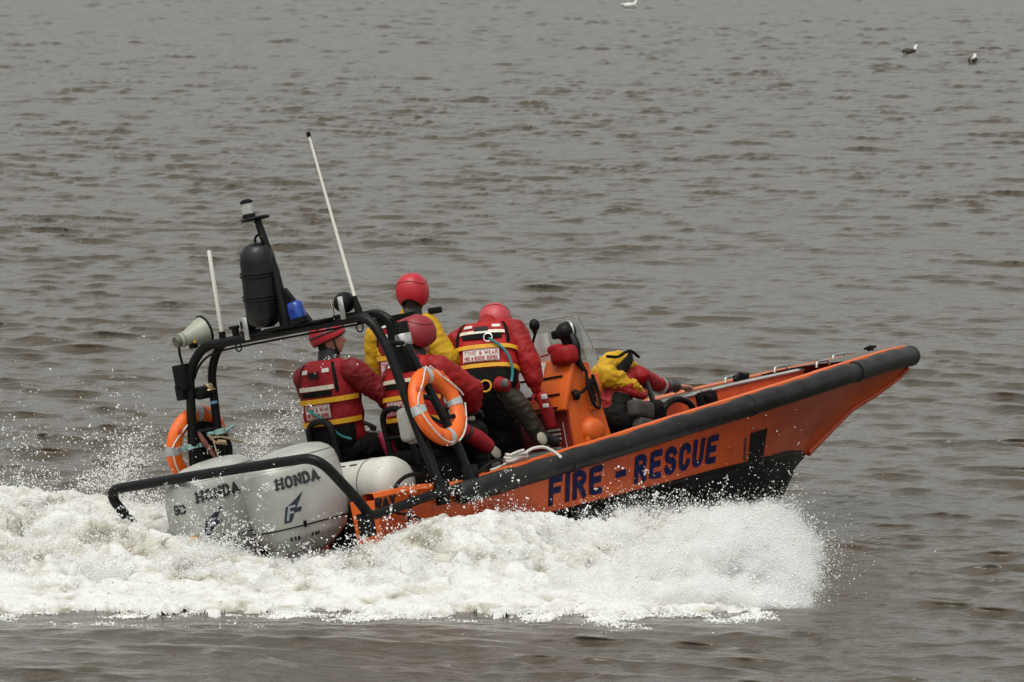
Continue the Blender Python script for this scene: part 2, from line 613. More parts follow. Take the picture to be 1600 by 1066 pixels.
SERIF = {'H': [(0, 0), (0, 1), (.58, 0), (.58, 1)], 'N': [(0, 0), (0, 1), (.6, 1)], 'D': [(0, 0), (0, 1)], 'A': [(0, 0), (.62, 0)]}


def lettering(text, h, w, gap=0.18, wide=1.0, serif=False, slant=0.0):
    """list of polylines with half-widths, origin at the lower left; returns (strokes, total width)"""
    x, st = 0.0, []
    for ch in text:
        adv, ls = GL[ch]
        for l in ls:
            st.append(([(x + px * wide * h + slant * py * h, py * h) for px, py in l], w))
        if serif and ch in SERIF:
            for (px, py) in SERIF[ch]:
                yy = py * (h - w * .6) + w * .3
                st.append(([(x + px * wide * h - w * .75, yy), (x + px * wide * h + w * .75, yy)], w * 0.5))
        x += adv * wide * h + gap * h
    return st, x - gap * h


def stroke_mesh(strokes, fn, sub=3, m=None):
    """ribbons in (u, v) carried onto a surface by fn(u, v) -> point"""
    m = m or M()
    for li, (pl, w) in enumerate(strokes):
        P = []
        for a, b in zip(pl[:-1], pl[1:]):
            for k in range(sub):
                P.append(((a[0] * (sub - k) + b[0] * k) / sub, (a[1] * (sub - k) + b[1] * k) / sub))
        P.append(pl[-1])
        P = np.array(P)
        T = np.gradient(P, axis=0)
        T = T / (np.linalg.norm(T, axis=1)[:, None] + 1e-9)
        # square ends
        P[0] -= T[0] * w * 0.5
        P[-1] += T[-1] * w * 0.5
        N = np.stack([-T[:, 1], T[:, 0]], 1) * w * 0.5
        G = np.array([[fn(*(p + n), li), fn(*(p - n), li)] for p, n in zip(P, N)])
        m.grid(G)
    return m


# ================================================================= WATER
NW = 64
lam = np.exp(rng.uniform(math.log(0.18), math.log(1.25), NW))
wdir = rad(-120) + rng.normal(0, 0.50, NW)
kx, ky = 2 * np.pi / lam * np.cos(wdir), 2 * np.pi / lam * np.sin(wdir)
wph = rng.uniform(0, 2 * np.pi, NW)
SL = 0.166 / math.sqrt(NW)
amp = SL * math.sqrt(2) * lam / (2 * np.pi) * np.where(lam > 2.0, 0.7, 1.0)


def waves(X, Y, cut=None):
    h = np.zeros_like(X)
    dx = np.zeros_like(X)
    dy = np.zeros_like(X)
    gust = 0.98 + 0.45 * NZ(X * 0.13, Y * 0.05, 3.3) + 0.45 * NZ(X * 0.45, Y * 0.2, 8.1)
    gust = np.clip(gust, 0.45, 1.6)
    wx = X + 0.35 * NZ(X * 0.6, Y * 0.3, 1.0)
    wy = Y + 0.5 * NZ(X * 0.5, Y * 0.25, 21.0)
    for i in range(NW):
        p = kx[i] * wx + ky[i] * wy + wph[i]
        a = amp[i]
        if cut is not None:
            a = a * np.clip(lam[i] / cut - 0.6, 0, 1)
        h += a * np.sin(p)
        c = a * np.cos(p) * 0.9
        dx += c * math.cos(wdir[i])
        dy += c * math.sin(wdir[i])
    h, dx, dy = h * gust, dx * gust, dy * gust
    # steepen the leading faces of the crests
    sk = np.minimum(2.8 * np.maximum(h - 0.010, 0), .12)
    # the wake has beaten the chop flat
    calm = 1 - .75 * sstep(3.2, 2.2, X) * sstep(50.2, 51.2, Y) * sstep(60.5, 59.0, Y) * sstep(-7.5, -6.5, X)
    return h * calm, (dx - sk * .46) * calm ** 1.6, (dy - sk * .88) * calm ** 1.6


def hull_front(x):
    """depth of the starboard waterline at world x"""
    return 53.45 + (x + 1.05) * 1.051


def footprint(X, Y):
    dx, dy = X - MBn[0, 3], Y - MBn[1, 3]
    c, s = math.cos(YAW), math.sin(YAW)
    xl, yl = dx * c + dy * s, -dx * s + dy * c
    return xl, yl


def water_sink(X, Y):
    xl, yl = footprint(X, Y)
    half = np.interp(xl, [-1.2, 3.5, 5.4], [0.95, 0.9, 0.1])
    return 0.6 * sstep(0.0, 0.35, half - np.abs(yl)) * sstep(-1.2, -0.4, xl) * sstep(5.2, 4.6, xl)


def build_water():
    nr, ncol = 2250, 420
    inv = np.linspace(1 / 40.0, 1 / 245.0, nr)
    d = 1 / inv
    d = np.concatenate([[8, 20, 30], d, np.exp(np.linspace(math.log(252), math.log(6000), 24))])
    u = np.linspace(-0.115, 0.115, ncol)
    u = np.concatenate([[-3, -1, -0.4, -0.2], u, [0.2, 0.4, 1, 3]])
    Y, U = np.meshgrid(d, u, indexing='ij')
    X = U * Y
    # rows beyond the fine range stay flat
    step = np.gradient(d)[:, None]
    cut = np.maximum(step * 0.55, 0.10) * np.ones_like(X)
    h, dx, dy = waves(X, Y, cut)
    fade = sstep(0.2, 0.12, np.abs(U)) * sstep(30, 40, Y) * sstep(900, 200, Y)
    Z = h * fade - water_sink(X, Y)
    X2, Y2 = X + dx * fade, Y + dy * fade
    V_ = np.stack([X2, Y2, Z], -1).astype(np.float32)
    a, b = V_.shape[:2]
    idx = np.arange(a * b).reshape(a, b)
    F = np.stack([idx[:-1, :-1], idx[:-1, 1:], idx[1:, 1:], idx[1:, :-1]], -1).reshape(-1, 4)
    me = bpy.data.meshes.new('water')
    me.vertices.add(a * b)
    me.vertices.foreach_set('co', V_.ravel())
    me.loops.add(F.size)
    me.loops.foreach_set('vertex_index', F.ravel().astype(np.int32))
    me.polygons.add(len(F))
    me.polygons.foreach_set('loop_start', np.arange(0, F.size, 4, dtype=np.int32))
    me.polygons.foreach_set('use_smooth', np.ones(len(F), bool))
    me.update()
    me.validate()
    m = bpy.data.materials.new('river_water')
    m.use_nodes = True
    t = m.node_tree
    b_ = t.nodes['Principled BSDF']
    b_.inputs['IOR'].default_value = 1.33
    b_.inputs['Roughness'].default_value = 0.16
    b_.inputs['Specular IOR Level'].default_value = 0.5
    geo = t.nodes.new('ShaderNodeNewGeometry')
    n0 = t.nodes.new('ShaderNodeTexNoise')
    n0.inputs['Scale'].default_value = 0.35
    n0.inputs['Detail'].default_value = 3
    t.links.new(geo.outputs['Position'], n0.inputs['Vector'])
    mx = t.nodes.new('ShaderNodeMixRGB')
    mx.inputs[1].default_value = (0.060, 0.048, 0.034, 1)
    mx.inputs[2].default_value = (0.078, 0.065, 0.049, 1)
    t.links.new(n0.outputs['Fac'], mx.inputs[0])
    t.links.new(mx.outputs[0], b_.inputs['Base Color'])
    mp = t.nodes.new('ShaderNodeMapping')
    mp.inputs['Rotation'].default_value = (0, 0, rad(30))
    mp.inputs['Scale'].default_value = (0.55, 1.0, 1.0)
    t.links.new(geo.outputs['Position'], mp.inputs[0])
    bumps = None
    for sc, dist in ((4.5, 0.034), (11.0, 0.015), (26.0, 0.005)):
        nn = t.nodes.new('ShaderNodeTexNoise')
        nn.inputs['Scale'].default_value = sc
        nn.inputs['Detail'].default_value = 3
        nn.inputs['Distortion'].default_value = 0.4
        t.links.new(mp.outputs[0], nn.inputs['Vector'])
        bp = t.nodes.new('ShaderNodeBump')
        bp.inputs['Distance'].default_value = dist
        t.links.new(nn.outputs['Fac'], bp.inputs['Height'])
        if bumps:
            t.links.new(bumps.outputs[0], bp.inputs['Normal'])
        bumps = bp
    t.links.new(bumps.outputs[0], b_.inputs['Normal'])
    me.materials.append(m)
    o = bpy.data.objects.new('water', me)
    COL.objects.link(o)
    o['kind'] = 'structure'


build_water()

# ================================================================= THE BOAT
def zg(x):
    return np.interp(x, [-.2, .55, 1.04, 1.96, 2.68, 3.4, 4.18, 4.95, 5.6, 6.26, 6.85, 7.2, 7.55], [.865, .865, .815, .86, .895, .94, .977, 1.01, 1.035, 1.045, 1.05, 1.045, 1.03])


_XB = [-.2, 0.8, 3.4, 4.2, 4.95, 5.6, 6.2, 6.7, 7.1, 7.35, 7.42, 7.46]
_YB = [1.08, 1.10, 1.10, 1.07, .98, .83, .61, .40, .225, .115, .05, .0]


def bg(x):
    x = np.asarray(x, float)
    # smooth interpolation
    xs = np.linspace(-.2, 7.46, 160)
    ys = np.interp(xs, _XB, _YB)
    k = np.ones(9) / 9
    ysm = np.convolve(np.pad(ys, 4, mode='edge'), k, 'valid')
    ysm[-8:] = ys[-8:]
    return np.interp(x, xs, ysm)


def stem(x):
    return np.interp(x, [4.2, 4.9, 5.40, 5.6, 5.77, 5.84, 6.02, 6.67, 7.01, 7.31, 7.45, 7.46], [-.16, -.12, -.04, .02, .17, .26, .35, .63, .71, .80, .87, .93])


def zchine(x):
    return np.maximum(np.interp(x, [-.2, 2, 4, 5.4, 6.02], [.30, .41, .43, .41, .35]), np.where(np.asarray(x) > 6.02, stem(x), -9))


def bchine(x):
    return np.interp(x, [-.2, 2.5, 3.5, 4.4, 5.1, 5.6, 5.9, 6.02, 9], [.98, .97, .92, .78, .52, .26, .08, 0.0, 0.0])


def side_pt(x, t, sgn=-1, off=0.0):
    """point on the hull side: t = 0 at the chine, 1 under the fender"""
    x = float(x)
    b0, z0 = float(bchine(x)), float(zchine(x))
    b1, z1 = float(bg(x)), float(zg(x)) - 0.03
    p = 1.0 + 0.35 * float(sstep(3.5, 6.5, x))
    y = b0 + (b1 - b0) * t ** p
    return np.array([x, sgn * (y + off), z0 + (z1 - z0) * t])


def side_y(x, z):
    b0, z0, b1, z1 = float(bchine(x)), float(zchine(x)), float(bg(x)), float(zg(x)) - .03
    t = min(max((z - z0) / (z1 - z0), 0), 1)
    return b0 + (b1 - b0) * t ** (1.0 + 0.35 * float(sstep(3.5, 6.5, x)))


boat = Thing('rescue_boat', 'orange rescue boat with FIRE - RESCUE lettering planing through white spray', 'boat', (2.5, 0, 0.6))
XS = np.concatenate([np.linspace(.15, 5.2, 44), np.linspace(5.3, 7.46, 42)])
hm = M()
TT = np.linspace(0, 1, 9)
for sgn in (-1, 1):
    hm.grid([[side_pt(x, t, sgn) for t in TT] for x in XS])
hull = boat.part('hull', hm, ORANGE, sharp=35)
bm_ = M()
XSb = [x for x in XS if 0.5 <= x <= 6.02] + [6.02]
for sgn in (-1, 1):
    G = []
    for x in XSb:
        k = float(stem(x)) if x > 4.2 else -.16
        bc, zc = float(bchine(x)), float(zchine(x))
        row = []
        for t in np.linspace(0, 1, 7):
            row.append((x, sgn * (bc * t ** 1.1 + 0.004), k + (zc - k) * (t ** 1.35) - 0.003))
        G.append(row)
    bm_.grid(G)
boat.part('bottom', bm_, BLACKPAINT, sharp=35, parent=hull)
# boot line: the black chine band laid just outside the topsides
cm = M()
for sgn in (-1, 1):
    cm.grid([[side_pt(x, t, sgn, 0.004) for t in (0.0, 0.035, 0.07)] for x in np.linspace(1.2, 6.0, 60)])
boat.part('chine_band', cm, BLACKPAINT, parent=hull)
# stem bar on the nose
sm_ = M()
sm_.tube([(x + .004, 0, float(stem(x))) for x in np.linspace(6.06, 7.43, 40)], [.028, .02, .02, .018], 8)
boat.part('stem_bar', sm_, mat('stem_orange', (0.62, 0.10, 0.03), 0.4, var=.3, scale=7), parent=hull)
# transom, stern quarters
tm = M()
tm.box((0.52, 0, 0.34), (0.06, 1.66, 0.62), bev=.01)
for sgn in (-1, 1):
    tm.box((0.33, sgn * 0.83, 0.60), (0.34, 0.04, 0.46), bev=.008)
    tm.box((.165, sgn * 0.95, 0.60), (0.03, 0.25, 0.44), bev=.008)
boat.part('transom', tm, ORANGE2)
# gunwale cap
gm = M()
for sgn in (-1, 1):
    rows = []
    for x in np.concatenate([np.linspace(.15, 7.0, 60), np.linspace(7.05, 7.36, 9)]):
        b, z = float(bg(x)), float(zg(x))
        iw = min(.13, b * .55)
        rows.append([(x, sgn * (b - .005), z - .03), (x, sgn * (b - .012), z + .004), (x, sgn * (b - iw * .5), z + .010), (x, sgn * (b - iw), z + .004), (x, sgn * (b - iw), z - .05)])
    gm.grid(rows)
boat.part('gunwale', gm, ORANGE2, sharp=50)
# rubber fender all round the gunwale
pts = [(x, -float(bg(x)) - .018, float(zg(x)) - .085) for x in np.linspace(1.0, 7.2, 60)]
nose = [(x, -float(bg(x)) - .012, float(zg(x)) - .085) for x in np.linspace(7.25, 7.41, 7)]
half = pts + nose
full = half + [(7.46, 0, float(zg(7.46)) - .085)] + [(p[0], -p[1], p[2]) for p in reversed(half)]
fm = M()
full = np.array(full)
wob = np.array([0.006 * math.sin(i * 1.7) + 0.004 * math.sin(i * .61) for i in range(len(full))])
full[:, 2] += wob * .5
rr = 0.081 + wob * .5
fm.tube(full, rr, 16, roundend=True)
boat.part('fender', fm, RUBBER, sharp=60)
fp = M()
for x0, x1 in ((1.35, 1.43), (2.18, 2.24), (4.3, 4.36), (6.0, 6.05)):
    fp.tube([(x, -float(bg(x)) - .018, float(zg(x)) - .085) for x in np.linspace(x0, x1, 4)], .086, 16)
boat.part('fender_joint', fp, RUBBER)
# torn bulge at the fender's after end
tb = M()
tb.tube(crv([(1.0, -1.13, .73), (1.25, -1.14, .755), (1.5, -1.145, .77), (1.72, -1.135, .775)], 5), [.03, .075, .06, .02], 12)
boat.part('fender_cuff', tb, RUBBER)
# inner bulwarks and deck
im = M()
for sgn in (-1, 1):
    im.grid([[(x, sgn * (float(bg(x)) - .11), float(zg(x)) - .02), (x, sgn * max(min(float(bg(x)) - .12, side_y(x, .58) - .03), .01), .58)] for x in np.linspace(.18, 6.1, 50)])
boat.part('bulwark', im, REDIN)
dm = M()
dm.grid([[(x, s * max(min(float(bg(x)) - .10, side_y(x, .6) - .02), .01), .60) for s in (-1, -.5, 0, .5, 1)] for x in np.linspace(.5, 6.2, 30)])
boat.part('deck', dm, DARKDECK)
# raised bow lockers and foredeck
lk = M()
edge = M()
lf = M()
for sgn in (1,):
    x0s = np.linspace(4.35, 6.25, 24)
    rows, erow, face = [], [], []
    for x in x0s:
        b, z = float(bg(x)), float(zg(x))
        wdt = .42 + .0 * x
        yi = max(b - .12 - wdt, .03)
        rows.append([(x, sgn * (b - .125), z - .012), (x, sgn * yi, z - .012)])
        erow.append((x, sgn * yi, z - .015))
        face.append([(x, sgn * (yi + .004), z - .02), (x, sgn * min(yi + .004, max(side_y(x, .62) - .03, .01)), .62)])
    lk.grid(rows)
    edge.tube(erow, .016, 8)
    lf.grid(face)
    lf.grid([[face[0][0], face[0][1]], [(x0s[0], sgn * (float(bg(x0s[0])) - .12), float(zg(x0s[0])) - .02), (x0s[0], sgn * (float(bg(x0s[0])) - .12), .6)]])
xx = np.linspace(6.2, 7.34, 20)
lk.grid([[(x, s * (float(bg(x)) - .03), float(zg(x)) - .006 + .02 * (1 - s * s)) for s in np.linspace(-1, 1, 7)] for x in xx])
fdk = boat.part('foredeck', lk, DECK)
boat.part('deck_edging', edge, ALU, parent=fdk)
boat.part('locker_face', lf, mat('locker_orange_red', (0.62, 0.075, 0.012), 0.5, var=.3, scale=5))
# second, lighter strip along the port side deck
st = M()
st.grid([[(x, float(bg(x)) - .17, float(zg(x)) + .004), (x, float(bg(x)) - .22, float(zg(x)) + .004)] for x in np.linspace(4.4, 6.6, 24)])
boat.part('deck_strip', st, mat('pale_nonslip', (.42, .41, .38), .8, var=.2, scale=30), parent=fdk)
for (x, y) in ((6.75, .10), (6.28, .32), (5.9, .52), (6.1, -.30)):
    g = M()
    z = float(zg(x)) + .004
    g.tube(fillet([(x - .08, y, z - .01), (x - .065, y, z + .032), (x + .065, y, z + .032), (x + .08, y, z - .01)], .02), .010, 8)
    boat.part('grab_handle', g, STEEL, parent=fdk)
g = M()
z = float(zg(7.15)) + .02
g.box((7.05, .02, z + .0), (.05, .04, .04), bev=.008)
g.tube([(6.98, .02, z + .02), (7.05, .02, z + .025), (7.12, .02, z + .02)], [.010, .017, .010], 8)
boat.part('mooring_cleat', g, BLACK, parent=fdk)
g = M()
g.box((5.95, .46, 1.06), (.12, .09, .05), bev=.015)
g.tube([(5.83, .42, 1.04), (5.9, .42, 1.085), (6.0, .46, 1.06)], .02, 8)
boat.part('bow_latch', g, BLACK, parent=fdk)
# latch box under the hand
g = M()
g.box((5.38, .35, .93), (.20, .08, .17), bev=.012)
g.box((5.36, .30, .96), (.07, .03, .05), bev=.008)
boat.part('latch_box', g, BLACK)
g = M()
g.box((5.38, .345, 1.02), (.12, .06, .02), bev=.006)
boat.part('latch_plate', g, STEEL)
# hull side vents
g = M()


def patch(x0, x1, t0, t1, off, n=6):
    return [[side_pt(x - .16 * (t - t0), t, -1, off) for t in np.linspace(t0, t1, 4)] for x in np.linspace(x0, x1, n)]


g.grid(patch(4.56, 4.85, .06, .47, .006))
boat.part('hull_hatch', g, mat('hatch_black', (.004, .004, .004), .5, spec=.12), parent=hull)
g = M()
g.grid(patch(4.465, 4.49, .09, .42, .006, 3))
boat.part('hull_slot', g, INK, parent=hull)
# lettering on the topsides
def hull_fn(x0, z0, off=0.004, rise=0.0):
    def fn(u, v, li):
        x = x0 + u
        z = z0 + rise * u + v
        zc, zt = float(zchine(x)), float(zg(x)) - .03
        return side_pt(x, min(max((z - zc) / (zt - zc), 0), 1.0), -1, off + .0004 * li)
    return fn


for word, xs, wd in (('FIRE', 2.04, 1.4), ('-', 2.80, 1.3), ('RESCUE', 3.02, 1.3)):
    st_, tw = lettering(word, .165, .050, gap=.50, wide=wd * .80)
    boat.part('lettering', stroke_mesh(st_, hull_fn(xs, .505 + .018 * (xs - 2.0), rise=.018)), NAVY, parent=hull)
st_, tw = lettering('RAY', .080, .026, gap=.3, wide=1.0)
boat.part('stern_lettering', stroke_mesh(st_, hull_fn(.165, .745, rise=.04)), INK, parent=hull)

# arch of two black hoops
am = M()
rear = [(.82, -1.125, .74), (.80, -1.0, 1.26), (.79, -.86, 1.90), (.77, -.74, 2.15), (.74, 0, 2.145), (.63, .93, 2.135), (.59, 1.08, 1.98), (.56, 1.20, 1.26), (.55, 1.22, .60)]
rear = fillet(rear[:3] + rear[3:], .20, 8)
am.tube(rear, .036, 14)
arch = boat.part('roll_bar', am, BLACKTUBE)
am = M()
front = fillet([(1.16, -1.10, .80), (1.13, -1.05, 1.10), (.96, -.88, 1.90), (.93, -.76, 2.155), (.86, 0, 2.15), (.77, .88, 2.14), (.76, 1.03, 1.95), (.76, 1.10, 1.26), (.76, 1.12, .60)], .20, 8)
am.tube(front, .033, 14)
boat.part('roll_bar', am, BLACKTUBE)
am = M()
for a, b in (((.79, -.93, 1.55), (1.06, -.98, 1.45)), ((.58, 1.16, 1.50), (.76, 1.08, 1.50)), ((.79, -.84, 1.93), (.95, -.88, 1.90)), ((.76, -.62, 2.148), (.92, -.62, 2.152)), ((.70, .45, 2.14), (.81, .45, 2.14))):
    am.tube([a, b], .02, 10)
boat.part('roll_bar_brace', am, BLACKTUBE)
am = M()
for p in ((.82, -1.12, .80), (1.16, -1.10, .86)):
    am.box(p, (.15, .03, .12), bev=.008)
    am.box((p[0], p[1] + .05, p[2] - .02), (.15, .10, .02), bev=.006)
boat.part('roll_bar_foot', am, BLACK)
# cables and clips along the arch
am = M()
am.tube(crv([(.78, -.70, 2.10), (.77, -.3, 2.095), (.75, .1, 2.09), (.70, .5, 2.085), (.66, .85, 2.07), (.62, .99, 2.0), (.60, 1.06, 1.9)], 5), .009, 6)
am.torus((.78, -.62, 2.075), .035, .006, (1, 0, 0), (0, 0, 1), 16, 6)
am.torus((.70, .62, 2.08), .03, .006, (1, 0, 0), (0, 0, 1), 16, 6)
am.tube(crv([(.80, -.84, 1.86), (.84, -.90, 1.6), (.86, -.96, 1.35), (.88, -1.02, 1.1), (.86, -1.08, .85)], 5), .008, 6)
boat.part('cable', am, BLACK)
# stern guard rail and side tube
am = M()
rail = fillet([(.0, -1.15, .735), (-.08, -1.16, .84), (-.42, -1.165, 1.225), (-.42, 0, 1.225), (-.42, 1.15, 1.215), (-.30, 1.02, .90), (-.16, .96, .62)], .17, 8)
am.tube(rail, .038, 14, roundend=True)
boat.part('guard_rail', am, BLACKTUBE)
am = M()
am.tube(crv([(-.03, -1.155, .715), (.25, -1.165, .735), (.6, -1.16, .765), (.85, -1.15, .775), (1.05, -1.13, .765)], 5), .036, 12, roundend=True)
boat.part('side_rail', am, BLACKTUBE)
am = M()
am.box((-.02, -1.13, .66), (.14, .05, .18), bev=.012)
am.box((.80, -1.13, .74), (.12, .05, .12), bev=.012)
boat.part('rail_bracket', am, BLACK)
# hose loops and handle on the quarter
am = M()
am.tube(crv([(.42, -1.02, .74), (.40, -1.05, .86), (.52, -1.04, .93), (.66, -1.03, .94), (.76, -1.02, .90), (.80, -1.0, .80)], 6), .016, 8)
am.tube(crv([(.30, -1.0, .76), (.40, -1.06, .83), (.56, -1.07, .86), (.70, -1.05, .83), (.76, -1.05, .77)], 6), .013, 8)
am.tube(crv([(.28, -1.09, .74), (.33, -1.12, .69), (.45, -1.125, .66), (.56, -1.12, .60)], 6), .010, 8)
am.tube(crv([(.50, -1.10, .80), (.46, -1.125, .72), (.42, -1.13, .62), (.48, -1.12, .55)], 6), .010, 8)
boat.part('hose', am, BLACK)
# console
con = M()
prof = [(3.26, .6), (3.72, .6), (3.57, 1.455), (3.43, 1.49), (3.26, 1.15)]
n_ = len(prof)
VV = [(x, -.27, z) for x, z in prof] + [(x, .27, z) for x, z in prof]
con.add(VV, [tuple(range(n_)), tuple(range(2 * n_ - 1, n_ - 1, -1))] + [(i, (i + 1) % n_, (i + 1) % n_ + n_, i + n_) for i in range(n_)])
console = boat.part('console', con, ORANGE2, sharp=30)
console.location.x = -.09
pd = unit((.19, 0, .37))
Rp = np.stack([pd, (0, 1, 0), np.cross(pd, (0, 1, 0))], 1)   # up the slope, port, outward (aft)
pn = Rp[:, 2] * (1 if Rp[0, 2] < 0 else -1)
pc = np.array([3.325, 0, 1.31]) + pn * .028
con = M()
con.box(pc, (.43, .60, .045), R=Rp, bev=.012)
boat.part('instrument_panel', con, ORANGE2, parent=console)


def pan(a, b, off):
    return pc + Rp[:, 0] * a + Rp[:, 1] * b + pn * (.0225 + off)


def pan_patch(a0, a1, b0, b1, off, n=4, wav=0.0):
    return [[pan(a, b, off + wav * math.sin(9 * a * 7 + b * 23)) for b in np.linspace(b0, b1, n)] for a in np.linspace(a0, a1, n)]


con = M(); con.grid(pan_patch(.075, .20, -.02, .27, .006, 6, .003)); boat.part('notice_sheet', con, PAPER, parent=console)
con = M(); con.grid(pan_patch(-.07, .055, .0, .28, .006, 6, .003)); boat.part('notice_sheet', con, PAPER, parent=console)
con = M()
for a in (.063, -.085, -.195):
    con.box(pan(a, 0, .008), (.012, .46, .014), R=Rp, bev=.003)
boat.part('panel_strap', con, BLACK, parent=console)
con = M()
con.box((3.252, 0, .87), (.012, .52, .52), bev=.003)
boat.part('console_locker', con, MAROON, parent=console)
con = M()
for i in range(5):
    con.box((3.242, -.09 + .008 * i, .99 - .035 * i), (.006, .14 + .012 * ((i * 7) % 3), .016))
boat.part('notice_line', con, WHITE, parent=console)
con = M()
con.tube([(3.243, -.2, 1.04), (3.243, -.2, .82)], .003, 5)
con.tube([(3.243, .02, .84), (3.243, -.2, .84)], .003, 5)
boat.part('notice_border', con, WHITE, parent=console)
con = M()
con.lathe([(0, .07), (.05, .068), (.085, .055), (.10, .03), (.112, 0), (.112, -.01)], (3.47, -.272, .93), (0, -1, 0), 24)
con.box((3.47, -.285, .83), (.20, .06, .16), bev=.02)
boat.part('vent_cowl', con, ORANGE2, parent=console)
con = M()
con.box((3.58, -.285, 1.29), (.12, .03, .15), bev=.012)
con.box((3.55, -.28, 1.10), (.14, .012, .03), bev=.003)
boat.part('side_plate', con, ORANGE2, parent=console)
con = M()
con.tube([(3.35, -.30, 1.235), (3.41, -.31, 1.245), (3.50, -.31, 1.285)], .014, 8)
con.lathe([(0, -.02), (.035, -.02), (.045, 0), (.035, .02), (0, .02)], (3.34, -.30, 1.23), (.9, -.4, .1), 14)
boat.part('throttle_lever', con, BLACK, parent=console)
con = M()
helix = [(3.52 + .016 * math.cos(t), -.315 + .016 * math.sin(t), 1.33 - .19 * t / 75) for t in np.linspace(0, 75, 300)]
con.tube(helix, .005, 5)
con.tube(crv([(3.49, -.31, 1.40), (3.46, -.33, 1.28), (3.48, -.335, 1.14), (3.54, -.33, 1.10), (3.57, -.32, 1.2), (3.55, -.31, 1.36)], 6), .013, 8)
boat.part('coiled_cord', con, BLACK, parent=console)
con = M()
con.tube(crv([(3.46, -.25, 1.70), (3.44, -.30, 1.60), (3.44, -.29, 1.50), (3.47, -.31, 1.40)], 5), [.03, .035, .03, .02], 8)
boat.part('hand_microphone', con, BLACK, parent=console)
# gooseneck microphone
con = M()
con.tube(crv([(3.44, .13, 1.49), (3.44, .19, 1.58), (3.44, .15, 1.68), (3.44, .11, 1.74)], 6), .011, 8)
con.ell((3.44, .10, 1.81), (.042, .042, .05))
con.tube([(3.44, .11, 1.74), (3.44, .105, 1.79)], [.012, .034], 10)
boat.part('gooseneck_microphone', con, BLACK, parent=console)
# compass / searchlight on the console top
con = M()
con.ell((3.46, -.20, 1.72), (.085, .08, .075))
con.tube([(3.46, -.20, 1.48), (3.46, -.20, 1.66)], [.03, .03, .05], 10)
con.box((3.40, -.17, 1.71), (.07, .10, .07), bev=.02)
boat.part('compass', con, BLACK, parent=console)
con = M()
con.torus((3.49, -.21, 1.72), .078, .01, (.4, .9, 0), (0, 0, 1), 24, 8)
boat.part('compass_ring', con, STEEL, parent=console)
# windscreen
con = M()
wt = .008
con.box((3.53, .02, 1.655), (.008, .62, .36), bev=.003)
ws = boat.part('windscreen', con, GLASS, parent=console)
con = M()
con.add([(3.53, -.295, 1.835), (3.53, -.295, 1.475), (3.68, -.285, 1.465), (3.535, -.288, 1.835), (3.535, -.288, 1.475), (3.68, -.278, 1.465)], [(0, 1, 2), (5, 4, 3), (0, 3, 4, 1), (1, 4, 5, 2), (2, 5, 3, 0)])
boat.part('windscreen_wing', con, GLASS, parent=console)
con = M()
con.tube([(3.53, .34, 1.835), (3.53, -.29, 1.835), (3.535, -.292, 1.48)], .006, 6)
con.tube([(3.53, -.292, 1.83), (3.685, -.28, 1.46)], .005, 6)
boat.part('windscreen_edge', con, mat('screen_edge', (.25, .25, .24), .3), parent=console)
con = M()
con.box((3.515, .14, 1.62), (.006, .18, .22), bev=.001)
boat.part('screen_notice', con, PAPER, parent=console)

# seats (straddle pods bolted to the deck)
for (x, y) in ((1.28, .26), (1.54, -.28), (2.35, .46)):
    sm_ = M()
    sm_.box((x + .08, y, .82), (.72, .30, .44), bev=.05)
    sm_.box((x + .08, y, 1.03), (.74, .32, .13), bev=.05, seg=3)
    seat = boat.part('seat', sm_, BLACKCLOTH)
    sm_ = M()
    sm_.tube(fillet([(x - .24, y - .15, .98), (x - .28, y - .16, 1.42), (x - .28, y + .10, 1.42), (x - .24, y + .10, .98)], .12), .024, 10)
    sm_.tube([(x - .26, y - .155, 1.2), (x - .26, y + .10, 1.2)], .018, 8)
    boat.part('backrest_hoop', sm_, BLACKTUBE, parent=seat)
sm_ = M()
sm_.box((2.80, .02, .72), (.62, .56, .26), bev=.03)
boat.part('step_locker', sm_, mat('grey_locker', (.085, .083, .08), .6, var=.3, scale=9))

sm_ = M()
sm_.box((2.9, .66, .86), (1.5, .34, .54), bev=.05, seg=3)
boat.part('stowage_locker', sm_, BLACKCLOTH)

# ================================================================= OUTBOARD MOTORS
ENG_YAW = rad(-15)
CE, SE = math.cos(ENG_YAW), math.sin(ENG_YAW)
ELEV = [(.54, .20, .16, -.02), (.60, .28, .20, -.01), (.66, .325, .235, 0), (.74, .35, .25, 0), (.80, .36, .255, 0), (.92, .37, .258, .0), (1.05, .368, .255, 0), (1.15, .355, .24, .0), (1.21, .33, .22, .01), (1.255, .285, .19, .02), (1.285, .22, .145, .035), (1.302, .13, .085, .05), (1.308, .04, .03, .06)]
ELEV = np.array(ELEV)


def eng_pt(c, phi, z, off=0.0):
    L = np.interp(z, ELEV[:, 0], ELEV[:, 1]) + off
    Wd = np.interp(z, ELEV[:, 0], ELEV[:, 2]) + off
    ox = np.interp(z, ELEV[:, 0], ELEV[:, 3])
    cp, sp = math.cos(phi), math.sin(phi)
    e = 2 / 3.0
    # aft end narrower than the front
    x = ox + L * math.copysign(abs(cp) ** e, cp)
    y = Wd * math.copysign(abs(sp) ** e, sp) * (1 + .12 * cp)
    # crown drops towards the stern
    zz = z + .07 * (x) * max(0, (z - .95)) / .35 + .13 * x * max(0, 1 - (z - .54) / .5) * .6
    return np.array([c[0] + CE * x - SE * y, c[1] + SE * x + CE * y, zz])


